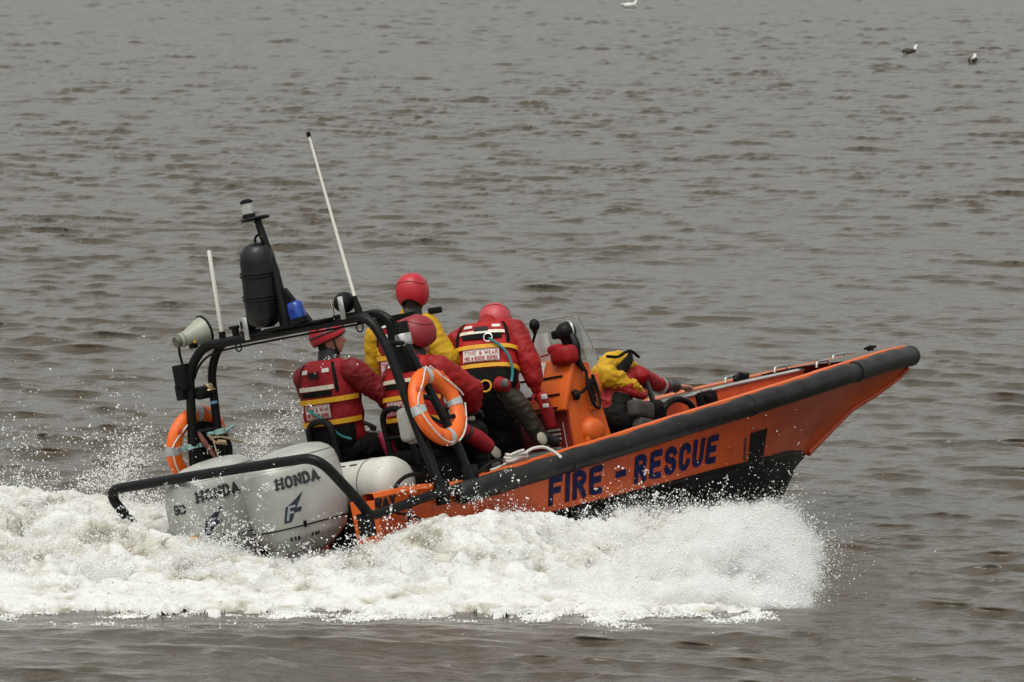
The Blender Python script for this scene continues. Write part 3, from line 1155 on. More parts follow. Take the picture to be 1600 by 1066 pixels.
def engine(c, label, num, sticker):
    T = Thing('outboard_motor', label, 'outboard motor', (c[0], c[1], .6), 'outboard motors on the stern')
    m = M()
    zs = []
    for a, b in zip(ELEV[:-1, 0], ELEV[1:, 0]):
        zs += list(np.linspace(a, b, 4)[:-1])
    zs.append(ELEV[-1, 0])
    phis = np.linspace(0, 2 * np.pi, 56, endpoint=False)
    m.grid([[eng_pt(c, p, z) for p in phis] for z in zs], cv=True, cap=True)
    cowl = T.part('cowl', m, SILVER, sharp=60)
    m = M()
    m.tube([eng_pt(c, p, .735, .001) for p in phis], .006, 6, closed=True)
    T.part('cowl_seam', m, BLACK, parent=cowl)
    m = M()
    m.tube([eng_pt(c, p, 1.175, -.002) for p in phis], .0035, 5, closed=True)
    T.part('cowl_crease', m, mat('seam_grey', (.22, .22, .2), .5), parent=cowl)
    for ph in (262, 20):
        p_, q_ = eng_pt(c, rad(ph), .72, .006), eng_pt(c, rad(ph), .765, .006)
        m = M()
        m.tube([p_, q_], .012, 8)
        T.part('latch', m, BLACK, parent=cowl)
    # raised panel with air slots on the crown
    m = M()
    m.tube([eng_pt(c, p, 1.235, .002) for p in phis], .004, 5, closed=True)
    T.part('crown_line', m, mat('seam_grey', (.22, .22, .2), .5), parent=cowl)
    m = M()
    for k in range(4):
        p = eng_pt(c, rad(222 + k * 4.5), 1.262, .002)
        q = eng_pt(c, rad(222 + k * 4.5), 1.24, .002)
        m.tube([p, q], .006, 5)
    T.part('air_slot', m, INK, parent=cowl)
    m = M()
    m.box((c[0] + .02, c[1], .30), (.30, .17, .62), bev=.05)
    m.box((c[0] - .05, c[1], -.10), (.40, .05, .35), bev=.02)
    m.tube([(c[0] - .30, c[1], -.25), (c[0] + .18, c[1], -.25)], [.03, .06, .03], 10)
    T.part('leg', m, mat('leg_grey', (.30, .30, .28), .4, metal=.2))
    m = M()
    m.box((c[0] + .44, c[1], .62), (.16, .26, .36), bev=.03)
    T.part('clamp_bracket', m, BLACK)

    def side(phi0, z0, rise=0.0):
        # arc-length parameter along the starboard side
        ph = np.linspace(rad(180), rad(330), 400)
        P = np.array([eng_pt(c, p, z0)[:2] for p in ph])
        s = np.concatenate([[0], np.cumsum(np.linalg.norm(np.diff(P, axis=0), axis=1))])
        s0 = np.interp(rad(phi0), ph, s)

        def fn(u, v, li):
            p = np.interp(s0 + u, s, ph)
            return eng_pt(c, p, z0 + v + rise * u, .003 + .0004 * li)
        return fn
    st_, tw = lettering('HONDA', .074, .019, gap=.36, wide=1.0, serif=True, slant=.0)
    T.part('brand_lettering', stroke_mesh(st_, side(236, 1.025, .06)), INK, parent=cowl)
    f = side(246, .81)
    m = M()
    wing = [(.02, -.02), (.155, .165), (.075, .115), (.06, .13), (-.01, .02)]
    poly = [f(*p, 0) for p in [(-.055, -.035), (-.02, .075), (.03, .10), (.135, .17), (.085, .095), (.06, .06), (.105, .062), (.09, .03), (.04, .028), (.02, -.01), (.0, -.035)]]
    m.add(poly, [tuple(range(len(poly)))])
    T.part('wing_emblem', m, mat('emblem_navy', (.012, .018, .03), .4), parent=cowl)
    st_, tw = lettering('F', .085, .017, wide=.8, slant=.35)
    st_ = [([(a - .02, b - .01) for a, b in l], w) for l, w in st_]
    f2 = side(246, .81)
    T.part('emblem_letter', stroke_mesh(st_, lambda u, v, li: f2(u, v, li + 6)), mat('emblem_silver', (.35, .38, .40), .3, metal=.5), parent=cowl)
    if num:
        st_, tw = lettering('90', .062, .017, gap=.22, wide=1.3)
        T.part('number', stroke_mesh(st_, side(186, .965)), INK, parent=cowl)
    if sticker:
        m = M()
        f3 = side(203, .735)
        m.grid([[f3(u, v, 8) for v in (0, .03, .06)] for u in (0, .04, .08)])
        T.part('sticker', m, STRAPY, parent=cowl)
    m = M()
    f4 = side(238, .64)
    for u in (0, .03, .055, .16, .19, .21):
        m.grid([[f4(u + du, v, 2) for v in (0, .028)] for du in (0, .017)])
    T.part('small_lettering', m, INK, parent=cowl)
    return T


engine((.05, -.37), 'silver outboard motor on the starboard side, nearer the orange hull', False, False)
engine((-.06, .38), 'silver outboard motor with number 90 on its side, farther from the hull side', True, True)

# life raft canister across the stern
T = Thing('life_raft_canister', 'pale grey life raft canister lying across the stern behind the motors', 'life raft', (.72, -.25, .7))
rm = M()
a0, a1 = v3((.70, .40, .905)), v3((.70, -.84, .90))
Lr = np.linalg.norm(a1 - a0)
rm.lathe([(.0, 0), (.10, .0), (.17, .03), (.197, .09), (.2, .14), (.2, Lr - .14), (.197, Lr - .09), (.17, Lr - .03), (.10, Lr), (0, Lr)], a0, a1 - a0, 32)
T.part('shell', rm, RAFT, sharp=50)
rm = M()
for t in (.78,):
    rm.torus(a0 + (a1 - a0) * t, .201, .006, (1, 0, 0), (0, 0, 1), 32, 6)
T.part('strap', rm, mat('raft_strap', (.16, .16, .15), .6))
rm = M()
for k in range(5):
    t = .30 + k * .10
    rm.box(a0 + (a1 - a0) * t + v3((-.10, 0, .176)), (.010, .07, .010))
T.part('seam_clip', rm, INK)
rm = M()
for t in (.2, .8):
    rm.box(a0 + (a1 - a0) * t + v3((0, 0, -.2)), (.34, .06, .22), bev=.02)
T.part('cradle', rm, BLACK)


# ================================================================= GEAR ON THE ARCH
T = Thing('righting_float', 'black ribbed cylinder float strapped upright above the roll bar', 'float', (.64, .22, 2.20))
f0, f1 = v3((.64, .235, 2.20)), v3((.64, .165, 2.84))
fl = M()
fl.lathe([(0, 0), (.07, .0), (.11, .03), (.132, .09), (.136, .20), (.136, .50), (.128, .56), (.10, .61), (.05, .635), (0, .64)], f0, f1 - f0, 28)
T.part('body', fl, mat('float_black', (.005, .005, .006), .36, spec=.35, col2=(.010, .010, .010), scale=10, bump=.003, bscale=18))
for t in (.33, .37, .60, .64):
    b = M()
    b.torus(f0 + (f1 - f0) * t, .139, .009, (1, 0, 0), unit(np.cross(f1 - f0, (1, 0, 0))), 32, 8)
    T.part('band', b, BLACK)
b = M()
b.torus(f1 + v3((0, -.04, .0)), .045, .010, (0, 1, 0), (0, 0, 1), 18, 6)
T.part('handle', b, BLACK)
T = Thing('navigation_light_mast', 'black mast with a clear all round light on its round plate', 'mast light', (.68, .0, 2.18))
p = M()
p.tube([(.68, .03, 2.17), (.68, .06, 2.6), (.68, .145, 3.0)], [.045, .035, .028], 12)
T.part('pole', p, BLACKTUBE)
p = M()
p.add([(.66, .10, 2.17), (.66, -.24, 2.17), (.66, -.01, 2.46), (.66, .08, 2.46), (.70, .10, 2.17), (.70, -.24, 2.17), (.70, -.01, 2.46), (.70, .08, 2.46)], [(0, 1, 2, 3), (7, 6, 5, 4), (0, 4, 5, 1), (1, 5, 6, 2), (2, 6, 7, 3), (3, 7, 4, 0)])
p.box((.70, -.10, 2.175), (.22, .62, .02), bev=.005)
T.part('gusset', p, BLACK, sharp=20)
p = M()
p.lathe([(0, -.012), (.10, -.012), (.112, 0), (.10, .012), (0, .012)], (.68, .165, 3.01), (.02, .05, 1), 24)
T.part('plate', p, BLACK)
p = M()
p.lathe([(0, 0), (.05, 0), (.05, .03), (.043, .035), (.043, .04), (0, .04)], (.68, .225, 3.02), (-.0, .02, 1), 20)
p.lathe([(0, .115), (.048, .115), (.05, .13), (.03, .145), (0, .148)], (.68, .225, 3.02), (0, .02, 1), 20)
T.part('lamp_cap', p, BLACK)
p = M()
p.lathe([(0, .035), (.043, .035), (.045, .075), (.043, .116), (0, .116)], (.68, .225, 3.02), (0, .02, 1), 20)
T.part('lens', p, CLEAR)
T = Thing('blue_beacon', 'blue flashing beacon lamp beside the black float', 'beacon', (.72, -.08, 2.19))
p = M()
p.lathe([(0, 0), (.07, 0), (.072, .04), (0, .045)], (.60, -.19, 2.185), (-.05, .12, 1), 20)
T.part('base', p, BLACK)
p = M()
p.lathe([(0, .04), (.064, .04), (.066, .10), (.060, .15), (.045, .165), (0, .17)], (.60, -.19, 2.185), (-.05, .12, 1), 20)
T.part('dome', p, BLUE)


def spotlight(c, r, label, d):
    T = Thing('spotlight', label, 'spotlight', (c[0], c[1], 2.16), 'spotlights on the roll bar')
    d = unit(d)
    m = M()
    m.lathe([(0, -.08), (r * .5, -.075), (r * .85, -.05), (r, 0), (r * 1.03, .03), (r, .05), (0, .05)], c, d, 24)
    T.part('housing', m, BLACK)
    m = M()
    m.lathe([(0, .051), (r * .88, .051), (r * .8, .06), (0, .064)], c, d, 24)
    T.part('lens', m, CLEAR)
    s = unit(np.cross(d, (0, 0, 1)))
    m = M()
    for k in (-1, 1):
        m.box(v3(c) + s * k * (r + .012) + v3((0, 0, -.035)), (.035, .007, .15), R=np.stack([d, s, (0, 0, 1)], 1), bev=.002)
    T.part('bracket', m, STEEL)
    m = M()
    m.box((c[0], c[1], 2.185), (.05, 2 * r + .04, .02), R=np.stack([unit((d[0], d[1], 0)), s, (0, 0, 1)], 1), bev=.004)
    T.part('mount', m, BLACK)
    m = M()
    m.box(v3(c) - d * (.085) + v3((0, 0, -.03)), (.006, .04, .17), R=np.stack([d, s, (0, 0, 1)], 1), bev=.002)
    T.part('bracket', m, STEEL)


spotlight((.78, -.50, 2.275), .078, 'larger black spotlight on the roll bar near the long aerial', (.85, .5, .05))
spotlight((.70, .46, 2.245), .06, 'smaller black spotlight on the roll bar left of the black float', (.9, .4, .05))
# loud hailer
T = Thing('loudhailer', 'grey green loudhailer horn at the port end of the roll bar', 'loudhailer', (.66, 1.0, 2.14))
h0 = v3((.57, 1.05, 2.215)); hd = unit((.80, -.20, .14))
m = M()
m.lathe([(0, -.05), (.04, -.05), (.056, -.04), (.058, .02), (.064, .03), (.078, .07), (.097, .12), (.112, .165), (.117, .18), (.109, .178), (.09, .12), (.05, .06), (0, .05)], h0, hd, 28)
T.part('bell', m, HORN)
m = M()
e1, e2 = perp(hd)
m.torus(h0 + hd * .18, .116, .010, e1, e2, 32, 8)
T.part('rim', m, BLACK)
m = M()
m.lathe([(0, -.085), (.042, -.085), (.046, -.06), (.046, -.045), (0, -.045)], h0, hd, 20)
m.torus(h0 + hd * -.02, .053, .006, e1, e2, 24, 6)
T.part('driver', m, mat('dark_horn', (.09, .09, .07), .5))
m = M()
m.tube(crv([h0 + hd * -.06 + v3((0, 0, -.03)), (.53, 1.09, 2.1), (.55, 1.10, 2.0), (.56, 1.11, 1.9)], 5), .010, 6)
m.box((.62, 1.02, 2.16), (.06, .05, .06), bev=.01)
T.part('bracket', m, BLACK)
m = M()
m.box(h0 + hd * .06 + v3((-.02, -.05, -.03)), (.02, .02, .05), bev=.004)
T.part('yellow_tag', m, STRAPY)
# aerials
T = Thing('whip_aerial', 'tall white whip aerial leaning from the starboard end of the roll bar', 'aerial', (.80, -.61, 2.16), 'aerials on the roll bar')
m = M(); m.tube([(.80, -.605, 2.30), (.80, -.44, 3.54)], [.014, .010], 10); T.part('rod', m, AERIAL)
m = M(); m.tube([(.80, -.625, 2.15), (.80, -.617, 2.21), (.80, -.61, 2.26), (.80, -.603, 2.31)], [.026, .030, .022, .017], 12); T.part('base', m, BLACK)
m = M(); m.tube([(.80, -.44, 3.535), (.80, -.436, 3.57)], .016, 10); T.part('tip', m, BLACK)
T = Thing('whip_aerial', 'short pale aerial rod standing beside the loudhailer horn', 'aerial', (.66, .73, 2.15), 'aerials on the roll bar')
m = M(); m.tube([(.66, .73, 2.17), (.66, .705, 2.83)], [.018, .015], 10, roundend=True); T.part('rod', m, AERIAL)
m = M(); m.tube([(.66, .735, 2.14), (.66, .727, 2.22)], .026, 10); T.part('base', m, BLACK)
m = M(); m.box((.68, .60, 2.19), (.04, .05, .08), bev=.01); m.box((.68, .60, 2.235), (.05, .09, .025), bev=.006); T.part('socket', m, BLACK)
# searchlight canister by the starboard bend
T = Thing('camera_housing', 'black cylinder with a silver band under the starboard bend of the roll bar', 'camera', (.98, -.88, 2.0))
c0, c1 = v3((.98, -.835, 2.06)), v3((.98, -.855, 1.69))
m = M(); m.lathe([(0, 0), (.06, 0), (.064, .015), (.064, .36), (.05, .38), (0, .38)], c0, c1 - c0, 24); T.part('housing', m, BLACK)
m = M(); m.lathe([(.065, .09), (.067, .095), (.067, .175), (.065, .18)], c0, c1 - c0, 24); T.part('band', m, STEEL)
m = M()
m.add([(.88, -.62, 2.115), (1.02, -.98, 2.12), (1.02, -.98, 2.10), (.88, -.62, 2.04), (.96, -.60, 2.115), (1.08, -.95, 2.12), (1.08, -.95, 2.10), (.96, -.60, 2.04)], [(0, 1, 2, 3), (7, 6, 5, 4), (0, 4, 5, 1), (1, 5, 6, 2), (2, 6, 7, 3), (3, 7, 4, 0)])
m.box((.93, -.80, 1.9), (.03, .10, .40), bev=.006)
T.part('bracket', m, BLACK, sharp=20)
# gear on the port leg
T = Thing('relay_box', 'black box and brass lantern clamped to the port leg of the roll bar', 'box', (.60, 1.08, 1.8))
m = M(); m.box((.56, 1.13, 1.93), (.10, .12, .20), bev=.012); m.box((.54, 1.16, 1.82), (.06, .08, .12), bev=.01); m.box((.66, 1.05, 1.79), (.14, .10, .10), bev=.03); T.part('body', m, BLACK)
m = M(); m.lathe([(0, 0), (.035, 0), (.04, .02), (.03, .05), (0, .055)], (.70, 1.03, 1.80), (0, 0, 1), 16); m.torus((.70, 1.03, 1.80), .045, .008, (1, 0, 0), (0, 1, 0), 18, 6); T.part('lantern', m, mat('brass', (.38, .30, .16), .4, metal=.7))
m = M(); m.box((.72, 1.02, 1.70), (.05, .03, .025), bev=.005); T.part('blue_clip', m, mat('pale_blue', (.12, .25, .42), .5))


# ================================================================= LIFEBUOYS
def lifebuoy(c, e1, e2, label, Rr=.245, r=.062):
    e1, e2 = unit(e1), unit(e2)
    n = np.cross(e1, e2)
    T = Thing('lifebuoy', label, 'lifebuoy', c, 'lifebuoys on the roll bar')
    m = M()
    A = np.linspace(0, 2 * np.pi, 64, endpoint=False)
    B = np.linspace(0, 2 * np.pi, 18, endpoint=False)
    G = [[v3(c) + (Rr + r * math.cos(b) * 1.05) * (math.cos(a) * e1 + math.sin(a) * e2) + n * r * .85 * math.sin(b) for b in B] for a in A]
    m.grid(G, cu=True, cv=True)
    T.part('ring', m, LIFEORANGE, sharp=60)
    for k in range(4):
        a0 = k * math.pi / 2
        m = M()
        m.grid([[v3(c) + (Rr + (r + .003) * math.cos(b) * 1.05) * (math.cos(a) * e1 + math.sin(a) * e2) + n * (r * .85 + .003) * math.sin(b) for b in B] for a in np.linspace(a0 - .115, a0 + .115, 6)], cv=True)
        T.part('reflective_band', m, REFL, sharp=60)
    m = M()
    for k in range(4):
        a0 = k * math.pi / 2 + .10
        pts = []
        for t in np.linspace(0, 1, 14):
            a = a0 + t * (math.pi / 2 - .2)
            bow = math.sin(math.pi * t)
            rr_ = Rr + r * (.95 - 1.3 * bow * (.5 + .5 * math.sin(1.7 * k + 1)))
            pts.append(v3(c) + rr_ * (math.cos(a) * e1 + math.sin(a) * e2) + n * (.056 + .010 * math.sin(5 * t)))
        m.tube(pts, .0065, 6)
    T.part('grab_line', m, WROPE)
    m = M()
    for k in range(4):
        a = k * math.pi / 2 + math.pi / 4 + .2
        m.ell(v3(c) + (Rr + r * .3) * (math.cos(a) * e1 + math.sin(a) * e2) + n * .048, (.03, .03, .012), R=np.stack([e1, e2, n], 1), seg=10, rings=6)
    T.part('line_patch', m, mat('dark_orange_patch', (.55, .06, .01), .6))
    return T


LB = lifebuoy((1.03, -1.015, 1.395), (1, 0.20, 0), (0, .245, .97), 'orange lifebuoy with grey bands hanging from the starboard leg')
m = M()
m.tube(crv([(1.10, -1.06, 1.12), (1.11, -1.07, 1.08), (1.12, -1.07, 1.03)], 4), .006, 6)
LB.part('rope_tail', m, WROPE)
m = M()
m.torus((1.03, -.95, 1.63), .022, .007, (1, 0, 0), (0, .2, .97), 14, 6)
m.box((1.02, -.94, 1.60), (.06, .02, .03), bev=.005)
LB.part('clip', m, STRAPY)
m = M()
m.box((1.12, -1.03, 1.30), (.12, .03, .03), bev=.008)
m.tube([(.98, -.97, 1.33), (1.06, -1.0, 1.27), (1.12, -1.03, 1.30)], .014, 8)
LB.part('holder', m, BLACK)
LB2 = lifebuoy((.70, 1.27, 1.40), (1, 0, 0), (0, -.245, .97), 'orange lifebuoy hanging outside the port leg beyond the far motor')
m = M()
m.lathe([(0, -.012), (.20, -.012), (.205, 0), (.20, .012), (0, .012)], (.74, 1.16, 1.38), (0, -.97, .245), 32)
LB2.part('backing_plate', m, BLACKCLOTH)
m = M()
m.tube(crv([(.60, 1.12, 1.50), (.62, 1.10, 1.42), (.66, 1.08, 1.33), (.70, 1.07, 1.22)], 5), [.012, .022, .016, .010], 8)
single('hanging_strap', m, BROWN, 'brown strap hanging down inside the far lifebuoy', 'strap', (.65, 1.1, 1.4))
m = M()
m.tube(crv([(.66, 1.08, 1.46), (.70, 1.06, 1.40), (.78, 1.03, 1.37)], 5), .010, 6)
m.tube(crv([(.68, 1.07, 1.44), (.76, 1.04, 1.43), (.84, 1.0, 1.39), (.90, .97, 1.36)], 5), .009, 6)
m.tube(crv([(.68, 1.06, 1.41), (.68, 1.05, 1.34), (.69, 1.04, 1.24)], 5), .006, 6)
m.tube([(.71, 1.05, 1.40), (.77, 1.03, 1.385)], .019, 8)
single('rope_end', m, TAN, 'tan rope ends tied between the port legs of the roll bar', 'rope', (.72, 1.05, 1.4))
for (x, y, z, lab) in ((.57, 1.19, 1.40, 'pale teal strap round the rear port leg'), (.77, 1.07, 1.47, 'pale teal strap with loose tail round the front port leg')):
    m = M()
    m.lathe([(.043, -.022), (.05, -.018), (.05, .018), (.043, .022)], (x, y, z), (0, .1, 1), 14)
    if x > .7:
        m.tube([(x + .03, y - .03, z), (x + .12, y - .05, z + .03)], [.018, .012], 6)
        m.tube([(x - .05, y + .02, z), (x - .10, y + .03, z)], .018, 6)
    else:
        m.box((x + .07, y - .05, z), (.07, .03, .034), bev=.006)
        m.box((x - .06, y + .03, z), (.06, .03, .034), bev=.006)
    single('webbing_strap', m, PALETEAL, lab, 'strap', (x, y, z), 'straps on the port legs')
# loose things
m = M()
m.box((1.10, -.60, 1.29), (.10, .14, .26), bev=.045, seg=3)
m.box((1.14, -.60, 1.19), (.08, .10, .10), bev=.03)
single('cloth_bag', m, DRAB, 'pale grey cloth bag hanging behind the near lifebuoy', 'bag', (1.1, -.6, 1.2))
T = Thing('throw_bag', 'red throw bag lying below the near lifebuoy on its right', 'throw bag', (1.78, -.56, 1.05), 'red throw bags')
m = M(); m.tube(crv([(1.66, -.55, 1.20), (1.74, -.56, 1.14), (1.84, -.57, 1.07), (1.92, -.58, 1.0)], 5), [.05, .062, .068, .06], 14, roundend=True); T.part('sack', m, VESTRED)
m = M(); m.tube([(1.725, -.56, 1.15), (1.745, -.56, 1.135)], .067, 14); T.part('collar', m, INK)
m = M(); m.tube([(1.655, -.60, 1.22), (1.66, -.61, 1.16)], .008, 6); T.part('tape', m, REFL)
T = Thing('throw_bag', 'small crimson throw bag with yellow clip at the seated man\'s hip', 'throw bag', (1.46, -.02, 1.1), 'red throw bags')
m = M(); m.tube(crv([(1.40, .0, 1.23), (1.44, -.02, 1.16), (1.47, -.03, 1.08)], 5), [.03, .06, .065], 12, roundend=True); T.part('sack', m, mat('crimson', (.38, .015, .06), .6, col2=(.28, .01, .04), scale=9))
m = M(); m.torus((1.50, -.08, 1.11), .035, .008, (1, 0, 0), (0, .3, .9), 18, 6); T.part('clip', m, STRAPY)
m = M()
pts = []
for t in np.linspace(0, 6.0 * np.pi, 90):
    rr_ = .075 + .012 * math.sin(t * 2.3)
    pts.append((1.74 + rr_ * 1.25 * math.cos(t), -1.03 + rr_ * .6 * math.sin(t), .875 + .022 * t / (2 * np.pi) + .006 * math.sin(3 * t)))
m.tube(pts, .011, 7)
m.tube(crv([(1.80, -1.03, .90), (1.90, -1.05, .935), (1.99, -1.09, .93), (2.04, -1.14, .88), (2.05, -1.19, .83)], 6), .012, 8)
m.tube(crv([(1.72, -1.0, .88), (1.60, -1.02, .865), (1.45, -1.06, .85), (1.36, -1.02, .85)], 6), .009, 8)
single('rope_coil', m, WROPE, 'white rope coiled on the near gunwale', 'rope', (1.75, -1.03, .87))
m = M()
m.tube(crv([(1.35, -.98, .84), (1.45, -1.04, .90), (1.56, -1.04, .90), (1.60, -1.0, .85)], 6), .011, 8)
m.tube(crv([(1.2, -1.0, .82), (1.3, -1.06, .855), (1.42, -1.05, .85)], 6), .010, 8)
single('black_line', m, BLACK, 'black line looped on the gunwale left of the white rope', 'rope', (1.4, -1.03, .84))
m = M()
m.box((3.27, -.235, 1.545), (.16, .21, .15), bev=.05, seg=3)
m.box((3.25, -.18, 1.60), (.11, .13, .08), bev=.035)
m.tube([(3.25, -.09, 1.57), (3.22, -.03, 1.565)], .008, 6)
single('soft_bag', m, REDSUIT2, 'red soft bag on top of the orange console', 'bag', (3.42, -.15, 1.5))


# ================================================================= PEOPLE
def capd(P, a, ra, b, rb):
    a, b = v3(a), v3(b)
    d = b - a
    t = np.clip(((P - a) @ d) / (d @ d + 1e-9), 0, 1)
    return np.linalg.norm(P - (a + t[:, None] * d), axis=1) - (ra + (rb - ra) * t)


class Body:
    """tapered limbs merged into one continuous skin (voxel remesh), each region keeping its cloth"""

    def __init__(s):
        s.pr = []

    def c(s, a, ra, b, rb, m):
        s.pr.append((v3(a), ra, v3(b), rb, m))
        return s

    def chain(s, pts, rs, m):
        for i in range(len(pts) - 1):
            s.c(pts[i], rs[i], pts[i + 1], rs[i + 1], m)
        return s

    def build(s, T, voxel=.0115, folds=.0085, seed=0, name='body'):
        m = M()
        for a, ra, b, rb, _ in s.pr:
            m.cap(a, ra, b, rb, 16, 5)
        me = bpy.data.meshes.new('tmp')
        me.from_pydata(m.arr().tolist(), [], m.f)
        ob = bpy.data.objects.new('tmp', me)
        COL.objects.link(ob)
        r = ob.modifiers.new('r', 'REMESH')
        r.mode = 'VOXEL'
        r.voxel_size = voxel
        sm = ob.modifiers.new('s', 'SMOOTH')
        sm.factor = 0.5
        sm.iterations = 3
        dg = bpy.context.evaluated_depsgraph_get()
        dg.update()
        ev = ob.evaluated_get(dg)
        e = ev.to_mesh()
        n = len(e.vertices)
        P = np.empty(n * 3, np.float32); e.vertices.foreach_get('co', P); P = P.reshape(-1, 3).astype(float)
        Nn = np.empty(n * 3, np.float32); e.vertices.foreach_get('normal', Nn); Nn = Nn.reshape(-1, 3).astype(float)
        F = [tuple(p.vertices) for p in e.polygons]
        ev.to_mesh_clear()
        bpy.data.objects.remove(ob)
        bpy.data.meshes.remove(me)
        mats = []
        for q in s.pr:
            if q[4] not in mats:
                mats.append(q[4])
        D = np.stack([capd(P, q[0], q[1], q[2], q[3]) for q in s.pr])
        who = D.argmin(0)
        mi = np.array([mats.index(q[4]) for q in s.pr])
        vm = mi[who]
        soft = np.array([0.0 if q[4] in (SKIN, BOOT, BOOTSOLE, LIP, HAIR) else 1.0 for q in s.pr])[who]
        wr = fbm(P[:, 0] * 7 + seed, P[:, 1] * 7, P[:, 2] * 11, o=2)
        rid = 1 - np.abs(fbm(P[:, 0] * 9 + seed * 3, P[:, 1] * 9 + 4, P[:, 2] * 16, o=2)) * 2.2
        P = P + Nn * (soft * folds * (wr * 1.2 + 0.9 * np.clip(rid, -.5, 1) ** 3))[:, None]
        mm = M()
        mm.add(P, F)
        fm_ = [int(vm[f[0]]) for f in F]
        return T.part(name, mm, mats, sharp=80, fmat=fm_)


def hand(B, wrist, d, palm_n, size=1.0, curl=0.5, glove=SKIN, thumb_side=1):
    """palm, four unequal bent fingers and a thumb; d = direction of the fingers, palm_n = out of the palm"""
    d = unit(d); n = unit(v3(palm_n) - d * np.dot(palm_n, d)); s = np.cross(d, n) * thumb_side
    w = v3(wrist)
    k0 = w + d * .085 * size
    for o in (-.026, -.009, .009, .026):
        B.c(w + d * .015 + s * o * .8, .016 * size, k0 + s * o * size, .0125 * size, glove)
    for o, L in ((-.029, .060), (-.010, .074), (.010, .078), (.029, .070)):
        p = k0 + s * o * size
        a = 0.0
        q = p
        for seg, fr in enumerate((.45, .32, .23)):
            a += curl * (0.5 + .4 * seg)
            q2 = q + (d * math.cos(a) + n * math.sin(a)) * L * fr * size * 1.1 + s * o * .08
            B.c(q, .0105 * size - .001 * seg, q2, .0098 * size - .001 * seg, glove)
            q = q2
    t0 = w + d * .025 * size + s * .030 * size
    t1 = t0 + (d * .6 + s * .75 + n * .25) * .042 * size
    t2 = t1 + (d * .9 + s * .25 + n * .4) * .034 * size
    B.c(t0, .014 * size, t1, .0115 * size, glove)
    B.c(t1, .0115 * size, t2, .009 * size, glove)


class Vest:
    """buoyancy vest: lofted shell on a spine; S(phi, t, off): phi = 270 deg is the middle of the back"""

    def __init__(s, p, q, right, w=.20, d=.15, lean=None):
        s.p, s.q = v3(p), v3(q)
        s.u = unit(s.q - s.p)
        s.r = unit(v3(right) - s.u * np.dot(right, s.u))
        s.f = np.cross(s.u, s.r)
        s.w, s.d = w, d
        s.T = [0, .06, .30, .55, .75, .9, .97, 1.0]
        s.Wk = [.90, .97, 1.0, 1.02, .98, .86, .74, .62]
        s.Dk = [.93, 1.0, 1.0, 1.0, .92, .74, .58, .46]
        s.bulge = [0, 0, 0, 0, -.005, -.01, -.005, 0]

    def S(s, phi, t, off=0.0):
        w = s.w * np.interp(t, s.T, s.Wk) + off
        d = s.d * np.interp(t, s.T, s.Dk) + off
        cp, sp = math.cos(phi), math.sin(phi)
        e = .72
        x = w * math.copysign(abs(cp) ** e, cp)
        y = d * math.copysign(abs(sp) ** e, sp)
        return s.p + (s.q - s.p) * t + s.r * x + s.f * (y + np.interp(t, s.T, s.bulge)) + s.u * off * (1 if t > .98 else 0)

    def mesh(s, m=None):
        m = m or M()
        phis = np.linspace(0, 2 * np.pi, 48, endpoint=False)
        ts = list(np.linspace(0, .9, 22)) + [.94, .97, 1.0]
        G = []
        # rolled lower hem
        G.append([s.S(p, 0, -.03) for p in phis])
        for t in ts:
            row = []
            for p in phis:
                puff = .006 * math.sin(t * 23 + .6 * math.sin(3 * p)) + .004 * math.sin(5 * p + 9 * t)
                row.append(s.S(p, t, puff))
            G.append(row)
        return m.grid(G, cv=True, cap=True)

    def patch(s, a0, a1, t0, t1, off, na=14, nt_=4, m=None, wob=0.0):
        m = m or M()
        out, inn = [], []
        for t in np.linspace(t0, t1, nt_):
            out.append([s.S(rad(a), t + wob * math.sin(rad(a) * 2.3), off) for a in np.linspace(a0, a1, na)])
        return m.grid(out)

    def slab(s, a0, a1, t0, t1, off, th=.008, na=14, nt_=4):
        m = M()
        A, Tt = np.linspace(a0, a1, na), np.linspace(t0, t1, nt_)
        rows = [[s.S(rad(a), t0, off - .004) for a in A]] + [[s.S(rad(a), t, off + th) for a in A] for t in Tt] + [[s.S(rad(a), t1, off - .004) for a in A]]
        m.grid(rows)
        return m

    def phi_of(s, x, t):
        w = s.w * np.interp(t, s.T, s.Wk)
        c = max(-1.0, min(1.0, math.copysign((abs(x) / w) ** (1 / .72), x)))
        return 2 * math.pi - math.acos(c)

    def slabx(s, x0, x1, t0, t1, off, th=.008, na=14, nt_=4):
        m = M()
        Xs, Tt = np.linspace(x0, x1, na), np.linspace(t0, t1, nt_)
        P = lambda x, t, o: s.S(s.phi_of(x, t), t, o)
        rows = [[P(x, t0, off - .004) for x in Xs]] + [[P(x, t, off + th) for x in Xs] for t in Tt] + [[P(x, t1, off - .004) for x in Xs]]
        m.grid(rows)
        return m

    def fn(s, x0, t0, off):
        L = np.linalg.norm(s.q - s.p)

        def f(u, v, li):
            t = t0 + v / L
            return s.S(s.phi_of(x0 + u, t), t, off + .0003 * li)
        return f


